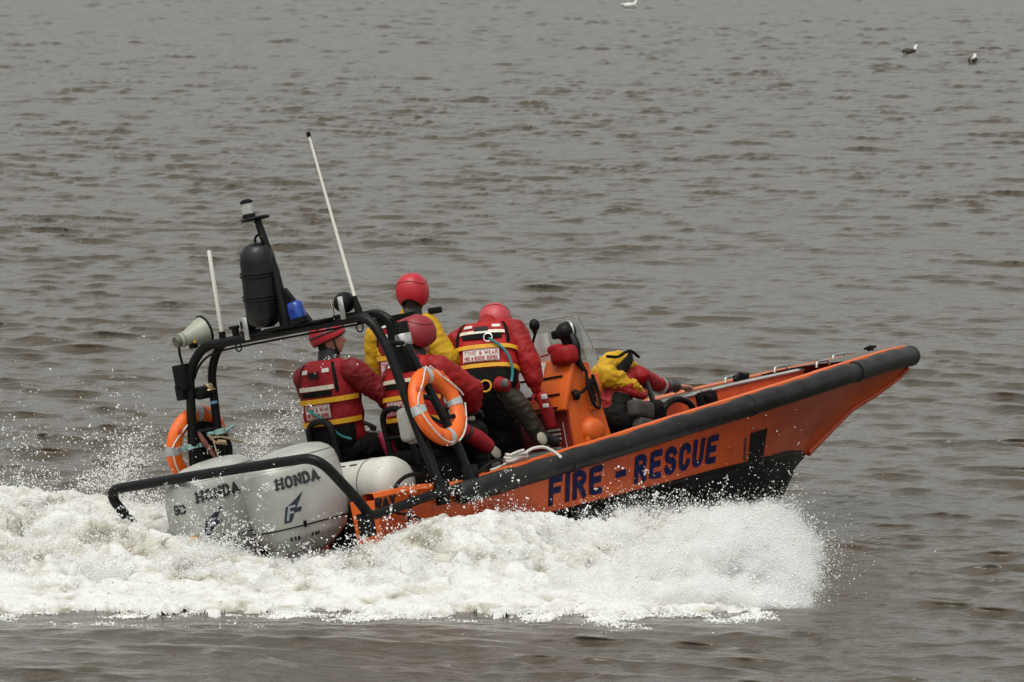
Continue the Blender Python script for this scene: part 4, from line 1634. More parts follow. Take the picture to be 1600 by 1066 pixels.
def dress_vest(T, V, label_t=(.26, .47), label_x=(-.105, .105), stripe_t=.62, name_strip=True, extra=True, red=None, words=True):
    jacket = T.part('life_jacket', V.mesh(), red or VESTRED, sharp=70)
    t0, t1 = label_t
    L = np.linalg.norm(V.q - V.p)
    for t in (t0 - .085, t1 + .015):
        T.part('webbing_strap', V.slab(175, 365, t, t + .058, .010, .005, 40), STRAPY, parent=jacket)
    T.part('lower_panel', V.slab(190, 350, .0, t0 - .10, .004, .006, 30), BLACKCLOTH, parent=jacket)
    x0, x1 = label_x
    T.part('back_label', V.slabx(x0, x1, t0, t1, .016, .006, 16), WHITE, parent=jacket)
    m = M()
    for tt in (t0 + .008, t1 - .008):
        m.tube([V.S(V.phi_of(x, tt), tt, .0235) for x in np.linspace(x0 + .004, x1 - .004, 14)], .0022, 4)
    T.part('label_border', m, REDINK, parent=jacket)
    if words:
        h, wd_ = (t1 - t0) * L, (x1 - x0)
        for txt, hh, v0 in (('TYNE & WEAR', .30, .54), ('FIRE & RESCUE SERVICE', .25, .14)):
            st_, tw = lettering(txt, h * hh, h * .044, gap=.30, wide=.9)
            sc = wd_ * .90 / tw
            st_ = [([(a_ * sc, b_) for a_, b_ in l], w_) for l, w_ in st_]
            T.part('lettering', stroke_mesh(st_, V.fn(x0 + wd_ * .05, t0 + (t1 - t0) * v0, .0235), sub=2), REDINK, parent=jacket)
    if stripe_t:
        T.part('reflective_strip', V.slab(232, 308, stripe_t, stripe_t + .05, .012, .004, 18), mat('cream_reflective', (.66, .60, .48), .4, col2=(.5, .46, .38), scale=25), parent=jacket)
    T.part('mesh_patch', V.slab(240, 300, stripe_t - .075 if stripe_t else .5, (stripe_t or .58) - .012, .009, .004, 12), BLACKCLOTH, parent=jacket)
    for a in (248, 292):
        T.part('shoulder_flash', V.slab(a - 9, a + 9, .86, .905, .008, .004, 6), WHITE, parent=jacket)
    T.part('buckle', V.slab(262, 276, .80, .87, .008, .014, 5), BLACK, parent=jacket)
    for a in (225, 315):
        T.part('shoulder_strap', V.slab(a - 5, a + 5, .62, .97, .008, .005, 5, 8), BLACKCLOTH, parent=jacket)
    return jacket


def helmet(T, c, f, u, mt, rx=.132, ry=.116, rz=.135, back=-.62, front=.10, ear=-.45, vents=False, seam=True):
    """shell with a rim that drops over ears and nape; c = head centre"""
    R = R_from(f, u)
    c = v3(c)
    na, nb = 44, 16

    def low(a):
        # a = 0 front, pi back
        k = (1 - math.cos(a)) / 2
        e = math.sin(a) ** 2
        return front * (1 - k) + back * k + (ear - (front + back) / 2) * e * .8

    def pt(a, s, off=0.0):
        zlow = low(a)
        el0 = math.asin(max(-.95, min(.95, zlow)))
        el = el0 + (math.pi / 2 - el0) * s
        ce, se = abs(math.cos(el)) ** .82, math.copysign(abs(math.sin(el)) ** .92, math.sin(el))
        ca, sa = math.copysign(abs(math.cos(a)) ** .88, math.cos(a)), math.copysign(abs(math.sin(a)) ** .88, math.sin(a))
        q = np.array([(rx + off) * ce * ca, (ry + off) * ce * sa * (1 - .05 * max(0, se)), (rz + off) * se * .97])
        return c + R @ q
    A = np.linspace(0, 2 * np.pi, na, endpoint=False)
    m = M()
    G = [[pt(a, 0.03, -.020) for a in A], [pt(a, 0.0, -.014) for a in A], [pt(a, -.01, -.003) for a in A]] + [[pt(a, s, 0) for a in A] for s in np.linspace(0.01, .985, nb)]
    m.grid(G, cv=True)
    m.add([pt(a, .985, 0) for a in A], [tuple(range(na))])
    shell = T.part('helmet', m, mt, sharp=60)
    m = M()
    m.tube([pt(a, -.012, -.007) for a in A], .0095, 6, closed=True)
    T.part('helmet_rim', m, BLACK, parent=shell)
    if seam:
        m = M()
        m.tube([pt(a, .50, .001) for a in A], .0028, 5, closed=True)
        T.part('helmet_seam', m, mat('dark_red_seam', (.10, .006, .01), .6), parent=shell)
    if vents:
        for a_, s0, s1 in ((rad(-90), .30, .62), (rad(-55), .35, .66), (rad(-125), .35, .66), (rad(180), .4, .7), (rad(-25), .4, .7)):
            m = M()
            m.grid([[pt(a_ + da, s, .002) for s in np.linspace(s0, s1, 5)] for da in (-.10, 0, .10)])
            T.part('helmet_vent', m, INK, parent=shell)
        m = M()
        m.tube([pt(a, .24, .003) for a in np.linspace(rad(-175), rad(-10), 24)], .007, 6)
        T.part('helmet_strap', m, INK, parent=shell)
    return shell


def head_prims(B, c, f, u, neck, suit=None, face=True):
    R = R_from(f, u)
    c = v3(c)
    P = lambda x, y, z: c + R @ np.array([x, y, z])
    B.c(P(-.012, 0, .035), .088, P(-.012, 0, .02), .086, SKIN)
    B.c(P(-.052, 0, -.01), .056, P(-.05, 0, -.062), .050, HAIR)
    B.c(P(.03, .0, -.01), .070, P(.035, 0, -.05), .056, SKIN)
    B.c(P(.055, 0, -.085), .030, P(.058, 0, -.088), .028, SKIN)      # chin
    B.c(P(-.01, .045, -.04), .034, P(.045, .018, -.085), .026, SKIN)  # jaw
    B.c(P(-.01, -.045, -.04), .034, P(.045, -.018, -.085), .026, SKIN)
    B.c(P(.092, 0, .012), .013, P(.112, 0, -.026), .0145, SKIN)      # nose
    B.c(P(.080, .034, .022), .014, P(.080, -.034, .022), .014, SKIN)  # brow
    B.c(P(.088, .016, -.052), .0105, P(.088, -.016, -.052), .0105, LIP)
    B.c(P(.086, .014, -.064), .0105, P(.086, -.014, -.064), .0105, LIP)
    for s_ in (-1, 1):
        B.c(P(-.012, s_ * .084, .012), .017, P(-.018, s_ * .086, -.022), .012, SKIN)
    B.c(P(-.022, 0, -.075), .061, neck, .068, NEO)
    B.c(P(-.02, 0, -.04), .058, P(-.022, 0, -.07), .060, SKIN)
    return P


def face_parts(T, c, f, u):
    R = R_from(f, u)
    c = v3(c)
    for s_ in (-1, 1):
        p = c + R @ np.array([.082, s_ * .031, .002])
        m = M(); m.ell(p, (.012, .014, .010), R=R, seg=12, rings=8); e = T.part('eye', m, mat('eye_white', (.6, .57, .53), .3))
        m = M(); m.ell(c + R @ np.array([.0905, s_ * .031, .002]), (.005, .006, .006), R=R, seg=10, rings=6); T.part('iris', m, EYE, parent=e)
        m = M(); m.tube([c + R @ np.array([.094, s_ * .014, .026]), c + R @ np.array([.094, s_ * .034, .030]), c + R @ np.array([.083, s_ * .052, .023])], [.004, .005, .003], 6); T.part('eyebrow', m, mat('brow_hair', (.05, .03, .02), .8))


def torso_prims(B, pel, chest, nk, right, suit, lower, wide=.15):
    r = unit(right)
    pel, chest, nk = v3(pel), v3(chest), v3(nk)
    B.c(pel - r * .085, .115, pel + r * .085, .115, lower)
    mid = pel * .55 + chest * .45
    B.c(mid - r * .075, .115, mid + r * .075, .115, lower)
    B.c(chest - r * .09, .125, chest + r * .09, .125, suit)
    B.c(mid, .13, chest, .14, suit)
    top = chest * .35 + nk * .65
    B.c(top - r * wide, .072, top + r * wide, .072, suit)
    B.c(chest, .13, top, .11, suit)
    B.c(top, .09, nk, .066, suit)


def neck_seal(T, nk, u, r=.072):
    m = M()
    m.lathe([(r + .03, -.06), (r + .016, -.02), (r + .006, .02), (r + .002, .055), (r - .008, .057)], nk, u, 22)
    return T.part('neck_seal', m, mat('neoprene', (.018, .018, .02), .7))


def leg(B, hip, knee, ankle, toe, m, shin=None, sole=False):
    B.c(hip, .105, knee, .078, m)
    B.c(knee, .076, v3(knee) * .45 + v3(ankle) * .55, .066, shin or m)
    B.c(v3(knee) * .45 + v3(ankle) * .55, .066, ankle, .058, shin or m)
    heel = v3(ankle) + unit(v3(ankle) - v3(toe)) * .03
    B.c(v3(ankle), .056, v3(ankle) * .5 + v3(toe) * .5, .048, BOOT)
    B.c(heel - v3((0, 0, .03)), .038, toe, .040, BOOT)


def arm(B, sh, el, wr, suit, cuff=None, r=.075):
    B.c(sh, r + .008, v3(sh) * .5 + v3(el) * .5, r, suit)
    B.c(v3(sh) * .5 + v3(el) * .5, r, el, r - .008, suit)
    k = v3(el) * .35 + v3(wr) * .65
    B.c(el, r - .008, k, r - .020, suit)
    B.c(k, r - .022, wr, .036, cuff or suit)


UP = (0, 0, 1)
HAIR = mat('short_dark_hair', (.018, .011, .007), .8, bump=.004, bscale=90)
NEO = mat('neoprene', (.012, .012, .013), .7)
# ---- 1: seated on the port side, head turned to starboard
T = Thing('person', 'person in red suit and vented red helmet seated at the left, face in profile', 'person', (1.28, .26, 1.07), 'crew of the rescue boat')
B = Body()
rt = unit((.12, -1, 0))
torso_prims(B, (1.24, .30, 1.19), (1.22, .30, 1.58), (1.27, .28, 1.87), rt, REDSUIT, DARKSUIT, .18)
B.c((1.30, .20, 1.16), .14, (1.45, .14, 1.14), .12, DARKSUIT)
arm(B, (1.28, .05, 1.75), (1.46, -.06, 1.52), (1.66, .05, 1.36), REDSUIT, INK, .092)
arm(B, (1.25, .53, 1.74), (1.38, .61, 1.48), (1.62, .44, 1.34), REDSUIT, INK, .092)
hand(B, (1.66, .05, 1.36), (.9, .3, -.25), (0, 0, -1), curl=.7, glove=NEO)
hand(B, (1.62, .44, 1.34), (.9, -.3, -.25), (0, 0, -1), curl=.7, glove=NEO, thumb_side=-1)
leg(B, (1.28, .15, 1.17), (1.66, .03, 1.14), (1.60, .02, .72), (1.78, .0, .64), DARKSUIT)
leg(B, (1.28, .37, 1.17), (1.66, .49, 1.14), (1.60, .50, .72), (1.78, .52, .64), DARKSUIT)
hf, hu, hc = unit((.86, -.62, -.06)), unit((-.02, .02, 1)), v3((1.325, .275, 2.015))
head_prims(B, hc, hf, hu, (1.28, .28, 1.88), REDSUIT)
B.build(T, .0105, seed=1)
face_parts(T, hc, hf, hu)
V = Vest((1.235, .30, 1.22), (1.245, .285, 1.87), rt, .225, .175)
dress_vest(T, V, (.33, .49), (-.10, .11), .66)
helmet(T, hc + v3((-.012, .01, .030)), hf, hu, HELMETRED, front=.14, ear=-.28, back=-.60, vents=True, seam=False, rx=.142, ry=.126, rz=.125)
neck_seal(T, (1.28, .28, 1.88), unit((.10, 0, 1)))
R_ = R_from(hf, hu)
m = M(); m.tube([hc + R_ @ np.array(p) for p in ((.01, -.105, .0), (.02, -.10, -.06), (.045, -.06, -.115), (.055, 0, -.125), (.045, .06, -.115))], .009, 6); T.part('chin_strap', m, INK)
m = M(); m.torus(V.S(rad(262), .46, .03), .032, .006, V.r, V.u, 18, 6); T.part('ring', m, STEEL)
m = M(); m.tube(crv([V.S(rad(262), .44, .04), V.S(rad(272), .36, .04), V.S(rad(284), .26, .035), V.S(rad(305), .12, .04), V.S(rad(330), .05, .05)], 6), .010, 6); T.part('lanyard', m, TEAL)
m = M(); m.box((1.20, .50, 1.80), (.03, .05, .05), bev=.01); m.tube([(1.20, .50, 1.80), (1.22, .44, 1.77)], .008, 6); T.part('shoulder_tab', m, BLACK)

# ---- 2: standing, yellow sleeves
T = Thing('person', 'standing person with yellow sleeves and plain red helmet, back to the camera', 'person', (2.34, .48, .6), 'crew of the rescue boat')
B = Body()
rt = unit((.25, -1, 0))
torso_prims(B, (2.30, .52, 1.46), (2.31, .52, 1.80), (2.40, .48, 2.08), rt, YELLOW, DARKSUIT, .175)
arm(B, (2.38, .29, 1.96), (2.41, .17, 1.70), (2.66, .26, 1.62), YELLOW, INK, .092)
arm(B, (2.30, .76, 1.95), (2.30, .85, 1.68), (2.56, .80, 1.58), YELLOW, INK, .090)
hand(B, (2.66, .26, 1.62), (.9, .2, -.2), (0, 0, -1), curl=.8, glove=NEO)
hand(B, (2.56, .80, 1.58), (.9, -.2, -.2), (0, 0, -1), curl=.8, glove=NEO, thumb_side=-1)
leg(B, (2.32, .37, 1.38), (2.46, .30, 1.00), (2.33, .28, .72), (2.50, .27, .65), DARKSUIT)
leg(B, (2.30, .60, 1.38), (2.44, .66, 1.00), (2.31, .68, .72), (2.48, .69, .65), DARKSUIT)
hc, hf = v3((2.46, .45, 2.20)), unit((.93, .36, -.05))
hu = unit((.08, 0, 1))
head_prims(B, hc, hf, hu, (2.42, .46, 2.08), REDSUIT)
B.build(T, .0115, seed=2)
V = Vest((2.30, .52, 1.48), (2.37, .50, 2.07), rt, .215, .17)
dress_vest(T, V, (.22, .42), (-.12, .07), .72)
helmet(T, hc + v3((-.005, 0, .045)), hf, hu, HELMETRED, front=.15, ear=-1.0, back=-.42, rx=.134, ry=.124, rz=.145)
neck_seal(T, (2.42, .465, 2.08), unit((.3, 0, 1)))
face_parts(T, hc, hf, hu)
m = M(); m.box((2.44, .23, 2.07), (.07, .10, .05), bev=.012); T.part('shoulder_radio', m, BLACK)

# ---- 3: seated on the starboard side behind the lifebuoy
T = Thing('person', 'person in bright red suit and dull round helmet seated behind the near lifebuoy', 'person', (1.52, -.28, 1.07), 'crew of the rescue boat')
B = Body()
rt = unit((.08, -1, 0))
torso_prims(B, (1.50, -.28, 1.16), (1.53, -.28, 1.51), (1.63, -.28, 1.79), rt, REDSUIT2, DARKSUIT, .18)
arm(B, (1.63, -.50, 1.65), (1.86, -.58, 1.45), (1.98, -.42, 1.28), REDSUIT2, INK, .094)
B.c((1.62, -.36, 1.14), .14, (1.80, -.44, 1.12), .12, DARKSUIT)
arm(B, (1.58, -.06, 1.63), (1.80, .04, 1.42), (2.06, -.06, 1.34), REDSUIT2, INK, .083)
hand(B, (1.98, -.42, 1.28), (.9, .3, -.2), (0, 0, -1), curl=.7, glove=NEO)
hand(B, (2.06, -.06, 1.34), (.9, -.3, -.2), (0, 0, -1), curl=.7, glove=NEO, thumb_side=-1)
leg(B, (1.54, -.38, 1.15), (1.92, -.50, 1.13), (1.88, -.52, .72), (2.06, -.54, .64), DARKSUIT)
leg(B, (1.54, -.17, 1.15), (1.92, -.06, 1.13), (1.88, -.03, .72), (2.06, -.02, .64), DARKSUIT)
hc, hf, hu = v3((1.69, -.29, 1.90)), unit((.95, -.10, -.25)), unit((.25, 0, 1))
head_prims(B, hc, hf, hu, (1.64, -.28, 1.76), REDSUIT)
B.build(T, .0115, seed=3)
V = Vest((1.49, -.28, 1.20), (1.60, -.28, 1.77), rt, .22, .175)
dress_vest(T, V, (.22, .40), (-.10, .10), .64, red=mat('bright_red_vest', (.30, .006, .007), .68, spec=.3, col2=(.36, .01, .01), scale=10, bump=.006, bscale=30))
helmet(T, hc + v3((-.01, 0, .04)), hf, hu, HELMETDULL, front=.12, ear=-.95, back=-.50, rx=.150, ry=.142, rz=.145)
neck_seal(T, (1.64, -.28, 1.76), unit((.35, 0, 1)))
face_parts(T, hc, hf, hu)

# ---- 4: bending over the console
T = Thing('person', 'person in red suit bending over the orange console, lettered life jacket towards camera', 'person', (2.80, .02, .85), 'crew of the rescue boat')
B = Body()
rt = unit((.58, -.81, .0))
torso_prims(B, (2.66, .02, 1.40), (2.74, .06, 1.71), (2.86, .11, 1.90), rt, REDSUIT2, DARKSUIT, .195)
B.c((2.64, .02, 1.36), .15, (2.72, .03, 1.20), .13, DARKSUIT)
arm(B, (2.92, -.09, 1.80), (2.90, -.21, 1.56), (2.90, -.23, 1.34), REDSUIT2, REDSUIT2, .092)
arm(B, (2.66, .29, 1.79), (2.62, .38, 1.52), (3.05, .34, 1.42), REDSUIT2, REDSUIT2, .082)
hand(B, (2.90, -.23, 1.34), (.5, .2, -.8), (.5, 0, -1), curl=.6, glove=mat('red_glove', (.36, .015, .02), .7))
hand(B, (3.05, .34, 1.42), (.9, -.2, .1), (.3, 0, -1), curl=.6, glove=mat('red_glove', (.36, .015, .02), .7), thumb_side=-1)
leg(B, (2.68, -.08, 1.38), (2.82, -.14, 1.18), (2.92, -.15, .98), (3.06, -.18, .91), OLIVE, shin=OLIVE)
leg(B, (2.62, .13, 1.36), (2.80, .18, 1.14), (2.70, .14, .93), (2.86, .16, .89), DARKSUIT)
B.c((2.72, .10, 1.2), .12, (2.76, .12, 1.0), .11, DARKSUIT)
hc, hf, hu = v3((3.00, .15, 1.885)), unit((.70, .40, -.62)), unit((.55, .25, .75))
head_prims(B, hc, hf, hu, (2.89, .12, 1.88), REDSUIT)
B.build(T, .0115, seed=4)
V = Vest((2.63, .02, 1.38), (2.82, .095, 1.89), rt, .245, .18)
dress_vest(T, V, (.34, .52), (-.135, .125), .76, red=mat('bright_red_vest', (.30, .006, .007), .68, spec=.3))
helmet(T, hc + v3((-.01, 0, .02)), hf, hu, mat('pink_red_helmet', (.42, .045, .055), .45, col2=(.44, .04, .05), scale=6), front=.1, ear=-.5, back=-.62, rx=.14, ry=.126, rz=.13)
face_parts(T, hc, hf, hu)
m = M(); m.torus(V.S(rad(276), .68, .03), .032, .006, V.r, V.u, 18, 6); T.part('ring', m, STEEL)
m = M(); m.tube(crv([V.S(rad(277), .66, .04), V.S(rad(292), .55, .04), V.S(rad(308), .40, .045), V.S(rad(318), .20, .045), V.S(rad(318), .02, .045)], 6), .011, 6); T.part('lanyard', m, TEAL)
m = M(); m.tube([V.S(rad(290), -.02, .05), V.S(rad(304), -.06, .06)], [.06, .055], 12, roundend=True); T.part('waist_pouch', m, VESTRED)
m = M(); m.torus(V.S(rad(272), -.03, .03), .045, .008, V.r, V.u, 20, 6); T.part('waist_clip', m, STRAPY)
m = M(); m.box(V.S(rad(296), -.05, .115), (.006, .05, .06), R=R_from(-V.f, V.u), bev=.001); T.part('pouch_badge', m, INK)
m = M(); m.box(V.S(rad(250), .04, .012), (.02, .20, .07), R=R_from(-V.f, V.u), bev=.008); T.part('belt', m, mat('slate_belt', (.03, .035, .045), .6))
m = M(); m.tube([(2.90, -.28, 1.28), (2.92, -.29, 1.14), (2.93, -.29, 1.04)], [.045, .05, .04], 10, roundend=True); T.part('hanging_pouch', m, REDSUIT2)
m = M(); m.box((2.87, -.33, 1.27), (.02, .05, .04), bev=.004); m.box((2.87, -.33, 1.20), (.02, .05, .03), bev=.004); T.part('pouch_tape', m, WHITE)
for (x, y, z) in ((2.895, -.203, .955), (2.665, .085, .915)):
    m = M(); m.ell((x, y, z), (.040, .016, .055), R=R_from((.9, -.3, .35), UP), seg=14, rings=8); T.part('boot_heel_patch', m, BOOTSOLE)

# ---- 5: crouched ahead of the console, hand on the locker
T = Thing('person', 'crouching person in yellow hood ahead of the console, bare hand on the locker', 'person', (4.15, .10, .6), 'crew of the rescue boat')
B = Body()
rt = unit((.35, -.93, 0))
torso_prims(B, (3.98, .10, .98), (4.10, .14, 1.20), (4.24, .20, 1.31), rt, REDSUIT2, DARKSUIT, .12)
arm(B, (4.36, .06, 1.26), (4.66, .20, 1.17), (4.98, .34, 1.11), REDSUIT2, REDSUIT2, .07)
B.c((4.88, .30, 1.125), .056, (5.10, .385, 1.10), .046, INK)
arm(B, (4.16, .36, 1.22), (4.40, .46, 1.05), (4.60, .36, .92), REDSUIT2, INK, .07)
hand(B, (5.11, .385, 1.095), (.95, .14, -.16), (.0, -.1, -1), curl=.25, size=1.15)
hand(B, (4.60, .36, .92), (.9, -.3, -.3), (0, 0, -1), curl=.6, thumb_side=-1)
leg(B, (4.0, .0, .95), (4.36, -.04, .98), (4.22, -.02, .70), (4.40, -.03, .64), DARKSUIT)
leg(B, (3.98, .22, .95), (4.34, .32, .98), (4.20, .30, .70), (4.38, .31, .64), DARKSUIT)
hc, hf, hu = v3((4.33, .22, 1.36)), unit((.70, .25, -.67)), unit((.6, .25, .72))
head_prims(B, hc, hf, hu, (4.25, .20, 1.32), REDSUIT)
B.build(T, .0105, seed=5)
face_parts(T, hc, hf, hu)
# the yellow hood and shoulder yoke: a loose shell over the bowed head
B = Body()
B.c((4.05, .13, 1.32), .10, (4.20, .15, 1.365), .118, YELLOW)
B.c((4.20, .15, 1.37), .112, (4.34, .19, 1.36), .095, YELLOW)
B.c((4.34, .19, 1.35), .088, (4.50, .22, 1.30), .045, YELLOW)
B.c((4.00, .04, 1.30), .085, (4.14, -.02, 1.20), .055, YELLOW)
B.c((4.00, .16, 1.24), .09, (4.20, .22, 1.24), .08, YELLOW)
B.c((4.16, -.03, 1.20), .05, (4.26, -.02, 1.12), .035, YELLOW)
B.build(T, .011, folds=.016, seed=9, name='hood')
m = M(); m.tube(crv([(4.00, .02, 1.46), (4.10, .0, 1.44), (4.20, .01, 1.46), (4.32, .06, 1.46), (4.46, .12, 1.40)], 6), .013, 6); T.part('hood_strap', m, BLACKCLOTH)
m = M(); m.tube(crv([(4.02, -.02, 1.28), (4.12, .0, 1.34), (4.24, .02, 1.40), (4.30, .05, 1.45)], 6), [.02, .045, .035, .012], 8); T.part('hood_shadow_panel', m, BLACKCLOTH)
m = M(); m.tube(crv([(4.02, .0, 1.22), (4.14, -.05, 1.14), (4.27, -.03, 1.10), (4.36, .02, 1.13)], 6), [.028, .032, .032, .02], 10, roundend=True); T.part('harness_edge', m, VESTRED)
m = M(); m.tube(crv([(4.38, .06, 1.32), (4.40, .02, 1.15), (4.41, .0, .98), (4.40, .0, .84)], 6), .022, 8); T.part('harness_strap', m, INK)
m = M(); m.box((4.14, -.10, 1.00), (.26, .12, .14), R=R_from((.95, .2, -.25), UP), bev=.035, seg=3); T.part('vest_panel', m, GREYVEST)
m = M(); m.box((4.15, -.10, .85), (.27, .12, .16), R=R_from((.95, .2, -.25), UP), bev=.035, seg=3); T.part('vest_panel', m, GREYVEST)
m = M(); m.tube([(4.78, .262, 1.14), (4.80, .272, 1.136)], .072, 14); T.part('sleeve_band', m, REFL)
# hose loop beside the crouching person
m = M()
m.tube(crv([(4.40, -.06, .86), (4.44, -.08, .98), (4.60, -.06, 1.02), (4.76, -.04, .97), (4.82, -.03, .88)], 6), .026, 10)
single('suction_hose', m, BLACK, 'black hose loop on the deck right of the crouching person', 'hose', (4.6, -.06, .9))


# ================================================================= GULLS
def gull(x, y, hd, label, white=False, s=1.0):
    o = bpy.data.objects.new('gull', None)
    COL.objects.link(o)
    o.matrix_world = Matrix.Translation((x, y, 0.0)) @ Matrix.Rotation(hd, 4, 'Z') @ Matrix.Scale(s, 4)
    tag(o, label, 'gull', 'gulls floating on the water')

    def pp(name, m, mt, fm=None):
        ob = bpy.data.objects.new(name, mesh_of(name, m, mt, 70, fm))
        COL.objects.link(ob)
        ob.parent = o
        return ob
    m = M()
    m.lathe([(0, -.19), (.025, -.17), (.06, -.10), (.078, -.02), (.075, .06), (.055, .12), (.02, .155), (0, .16)], (0, 0, .045), (1, 0, .10), 18)
    m.cap((.11, 0, .08), .045, (.145, 0, .16), .032)
    m.cap((.150, 0, .175), .034, (.165, 0, .18), .030)
    pp('body', m, GULLW)
    m = M(); m.tube([(.19, 0, .178), (.235, 0, .168)], [.012, .004], 8); pp('beak', m, BEAK)
    for k in (-1, 1):
        m = M()
        m.ell((-.05, k * .055, .075), (.15, .035, .055), R=R_from((1, k * .08, .10), UP), seg=16, rings=10)
        m.tube([(-.14, k * .045, .085), (-.26, k * .02, .10)], [.03, .006], 8)
        pp('wing', m, GULLW if white else GULLD)
    m = M(); m.box((-.20, 0, .06), (.10, .07, .012), R=R_from((1, 0, -.15), UP), bev=.004); pp('tail', m, GULLD)


gull(8.46, 156.2, rad(40), 'dark winged gull with white head floating at the upper right, left of its neighbour')
gull(9.49, 151.5, rad(70), 'white fronted gull with brown wings floating farthest right near the top', s=.95)
gull(3.02, 187.6, rad(25), 'pale gull floating at the very top edge of the picture', white=True, s=1.05)


# ================================================================= WHITE WATER
def foam_material():
    m = bpy.data.materials.new('white_water')
    m.use_nodes = True
    t = m.node_tree
    b = t.nodes['Principled BSDF']
    b.inputs['Roughness'].default_value = 0.75
    b.inputs['Specular IOR Level'].default_value = 0.25
    g = t.nodes.new('ShaderNodeNewGeometry')
    # silty water -> white froth, with shade in hollows and up the slope coloured in
    n = t.nodes.new('ShaderNodeAttribute')
    n.attribute_name = 'thick'
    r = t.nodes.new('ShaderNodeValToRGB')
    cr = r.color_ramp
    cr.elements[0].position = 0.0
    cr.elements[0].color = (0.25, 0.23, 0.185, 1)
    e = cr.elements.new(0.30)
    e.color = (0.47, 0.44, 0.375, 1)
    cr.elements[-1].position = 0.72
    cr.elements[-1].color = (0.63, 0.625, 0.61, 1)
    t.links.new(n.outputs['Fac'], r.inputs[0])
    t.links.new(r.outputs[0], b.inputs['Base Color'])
    rr_ = t.nodes.new('ShaderNodeMapRange')
    rr_.inputs['To Min'].default_value = 0.30
    rr_.inputs['To Max'].default_value = 0.85
    t.links.new(n.outputs['Fac'], rr_.inputs[0])
    t.links.new(rr_.outputs[0], b.inputs['Roughness'])
    n2 = t.nodes.new('ShaderNodeTexNoise')
    n2.inputs['Scale'].default_value = 55
    n2.inputs['Detail'].default_value = 6
    t.links.new(g.outputs['Position'], n2.inputs['Vector'])
    bp = t.nodes.new('ShaderNodeBump')
    bp.inputs['Distance'].default_value = 0.010
    t.links.new(n2.outputs['Fac'], bp.inputs['Height'])
    t.links.new(bp.outputs[0], b.inputs['Normal'])
    return m


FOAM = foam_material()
DROP = mat('spray_drops', (0.74, 0.735, 0.72), 0.5, spec=.4)


def front_edge(x):
    e = np.interp(x, [-9, -3.7, -2.3, -.9, .2, .9, 1.6, 2.2, 2.6], [51.55, 51.5, 51.42, 51.38, 51.45, 51.35, 51.45, 51.9, 52.6])
    return e - .05 + .40 * NZ(x * .9, 3.1, 0) + .26 * NZ(x * 2.6, 7.7, 0) + .16 * NZ(x * 7, 1.7, 0)


_AX = [-9, -5, -3.7, -2.9, -2.3, -1.8, -1.3, -.95, -.6, -.2, .5, 1.0, 1.5, 1.8, 2.1, 2.4]
_AH = [.24, .28, .32, .26, .16, .10, .10, .20, .33, .33, .22, .17, .14, .08, .02, .0]


def ridge(x):
    return np.interp(x, [-9, -3, -1, .5, 1.5, 2.4], [54.6, 53.9, 53.15, 54.05, 54.6, 54.6])


def mound(X, Y):
    yf, yr = front_edge(X), ridge(X)
    A = np.interp(X, _AX, _AH)
    t = np.clip((Y - yf) / (yr - yf), 0, 2.5)
    g = np.where(t < 1, t ** 3.6, 1 - .28 * (t - 1) ** 1.2)
    return A * np.clip(g, 0, 1.2), t


def foam_mask(X, Y):
    yf = front_edge(X)
    lace = fbm(X * 2.6, Y * 1.1, 4.0, o=5)
    lace2 = np.abs(fbm(X * 5.0, Y * 2.0, 9.0, o=4))
    d = Y - yf
    right = 1.95 + .16 * NZ(Y * 1.4, 2.2, 0) - X
    back = np.interp(X, [-9, -4.5, -2.5, -1.6, 3], [58.5, 58.0, 57.0, 58.5, 59.0]) + .35 * NZ(X * 1.3, 5.5, 0) - Y
    m = np.minimum(np.minimum(d * 1.0, right * 1.5), back * .8)
    m = np.clip(m, -1, .8)
    return m + .45 * lace * np.clip(1.4 - d, .5, 1.2) - .40 * np.clip(1.1 - d, 0, 1) * sstep(.22, .02, lace2) - .04


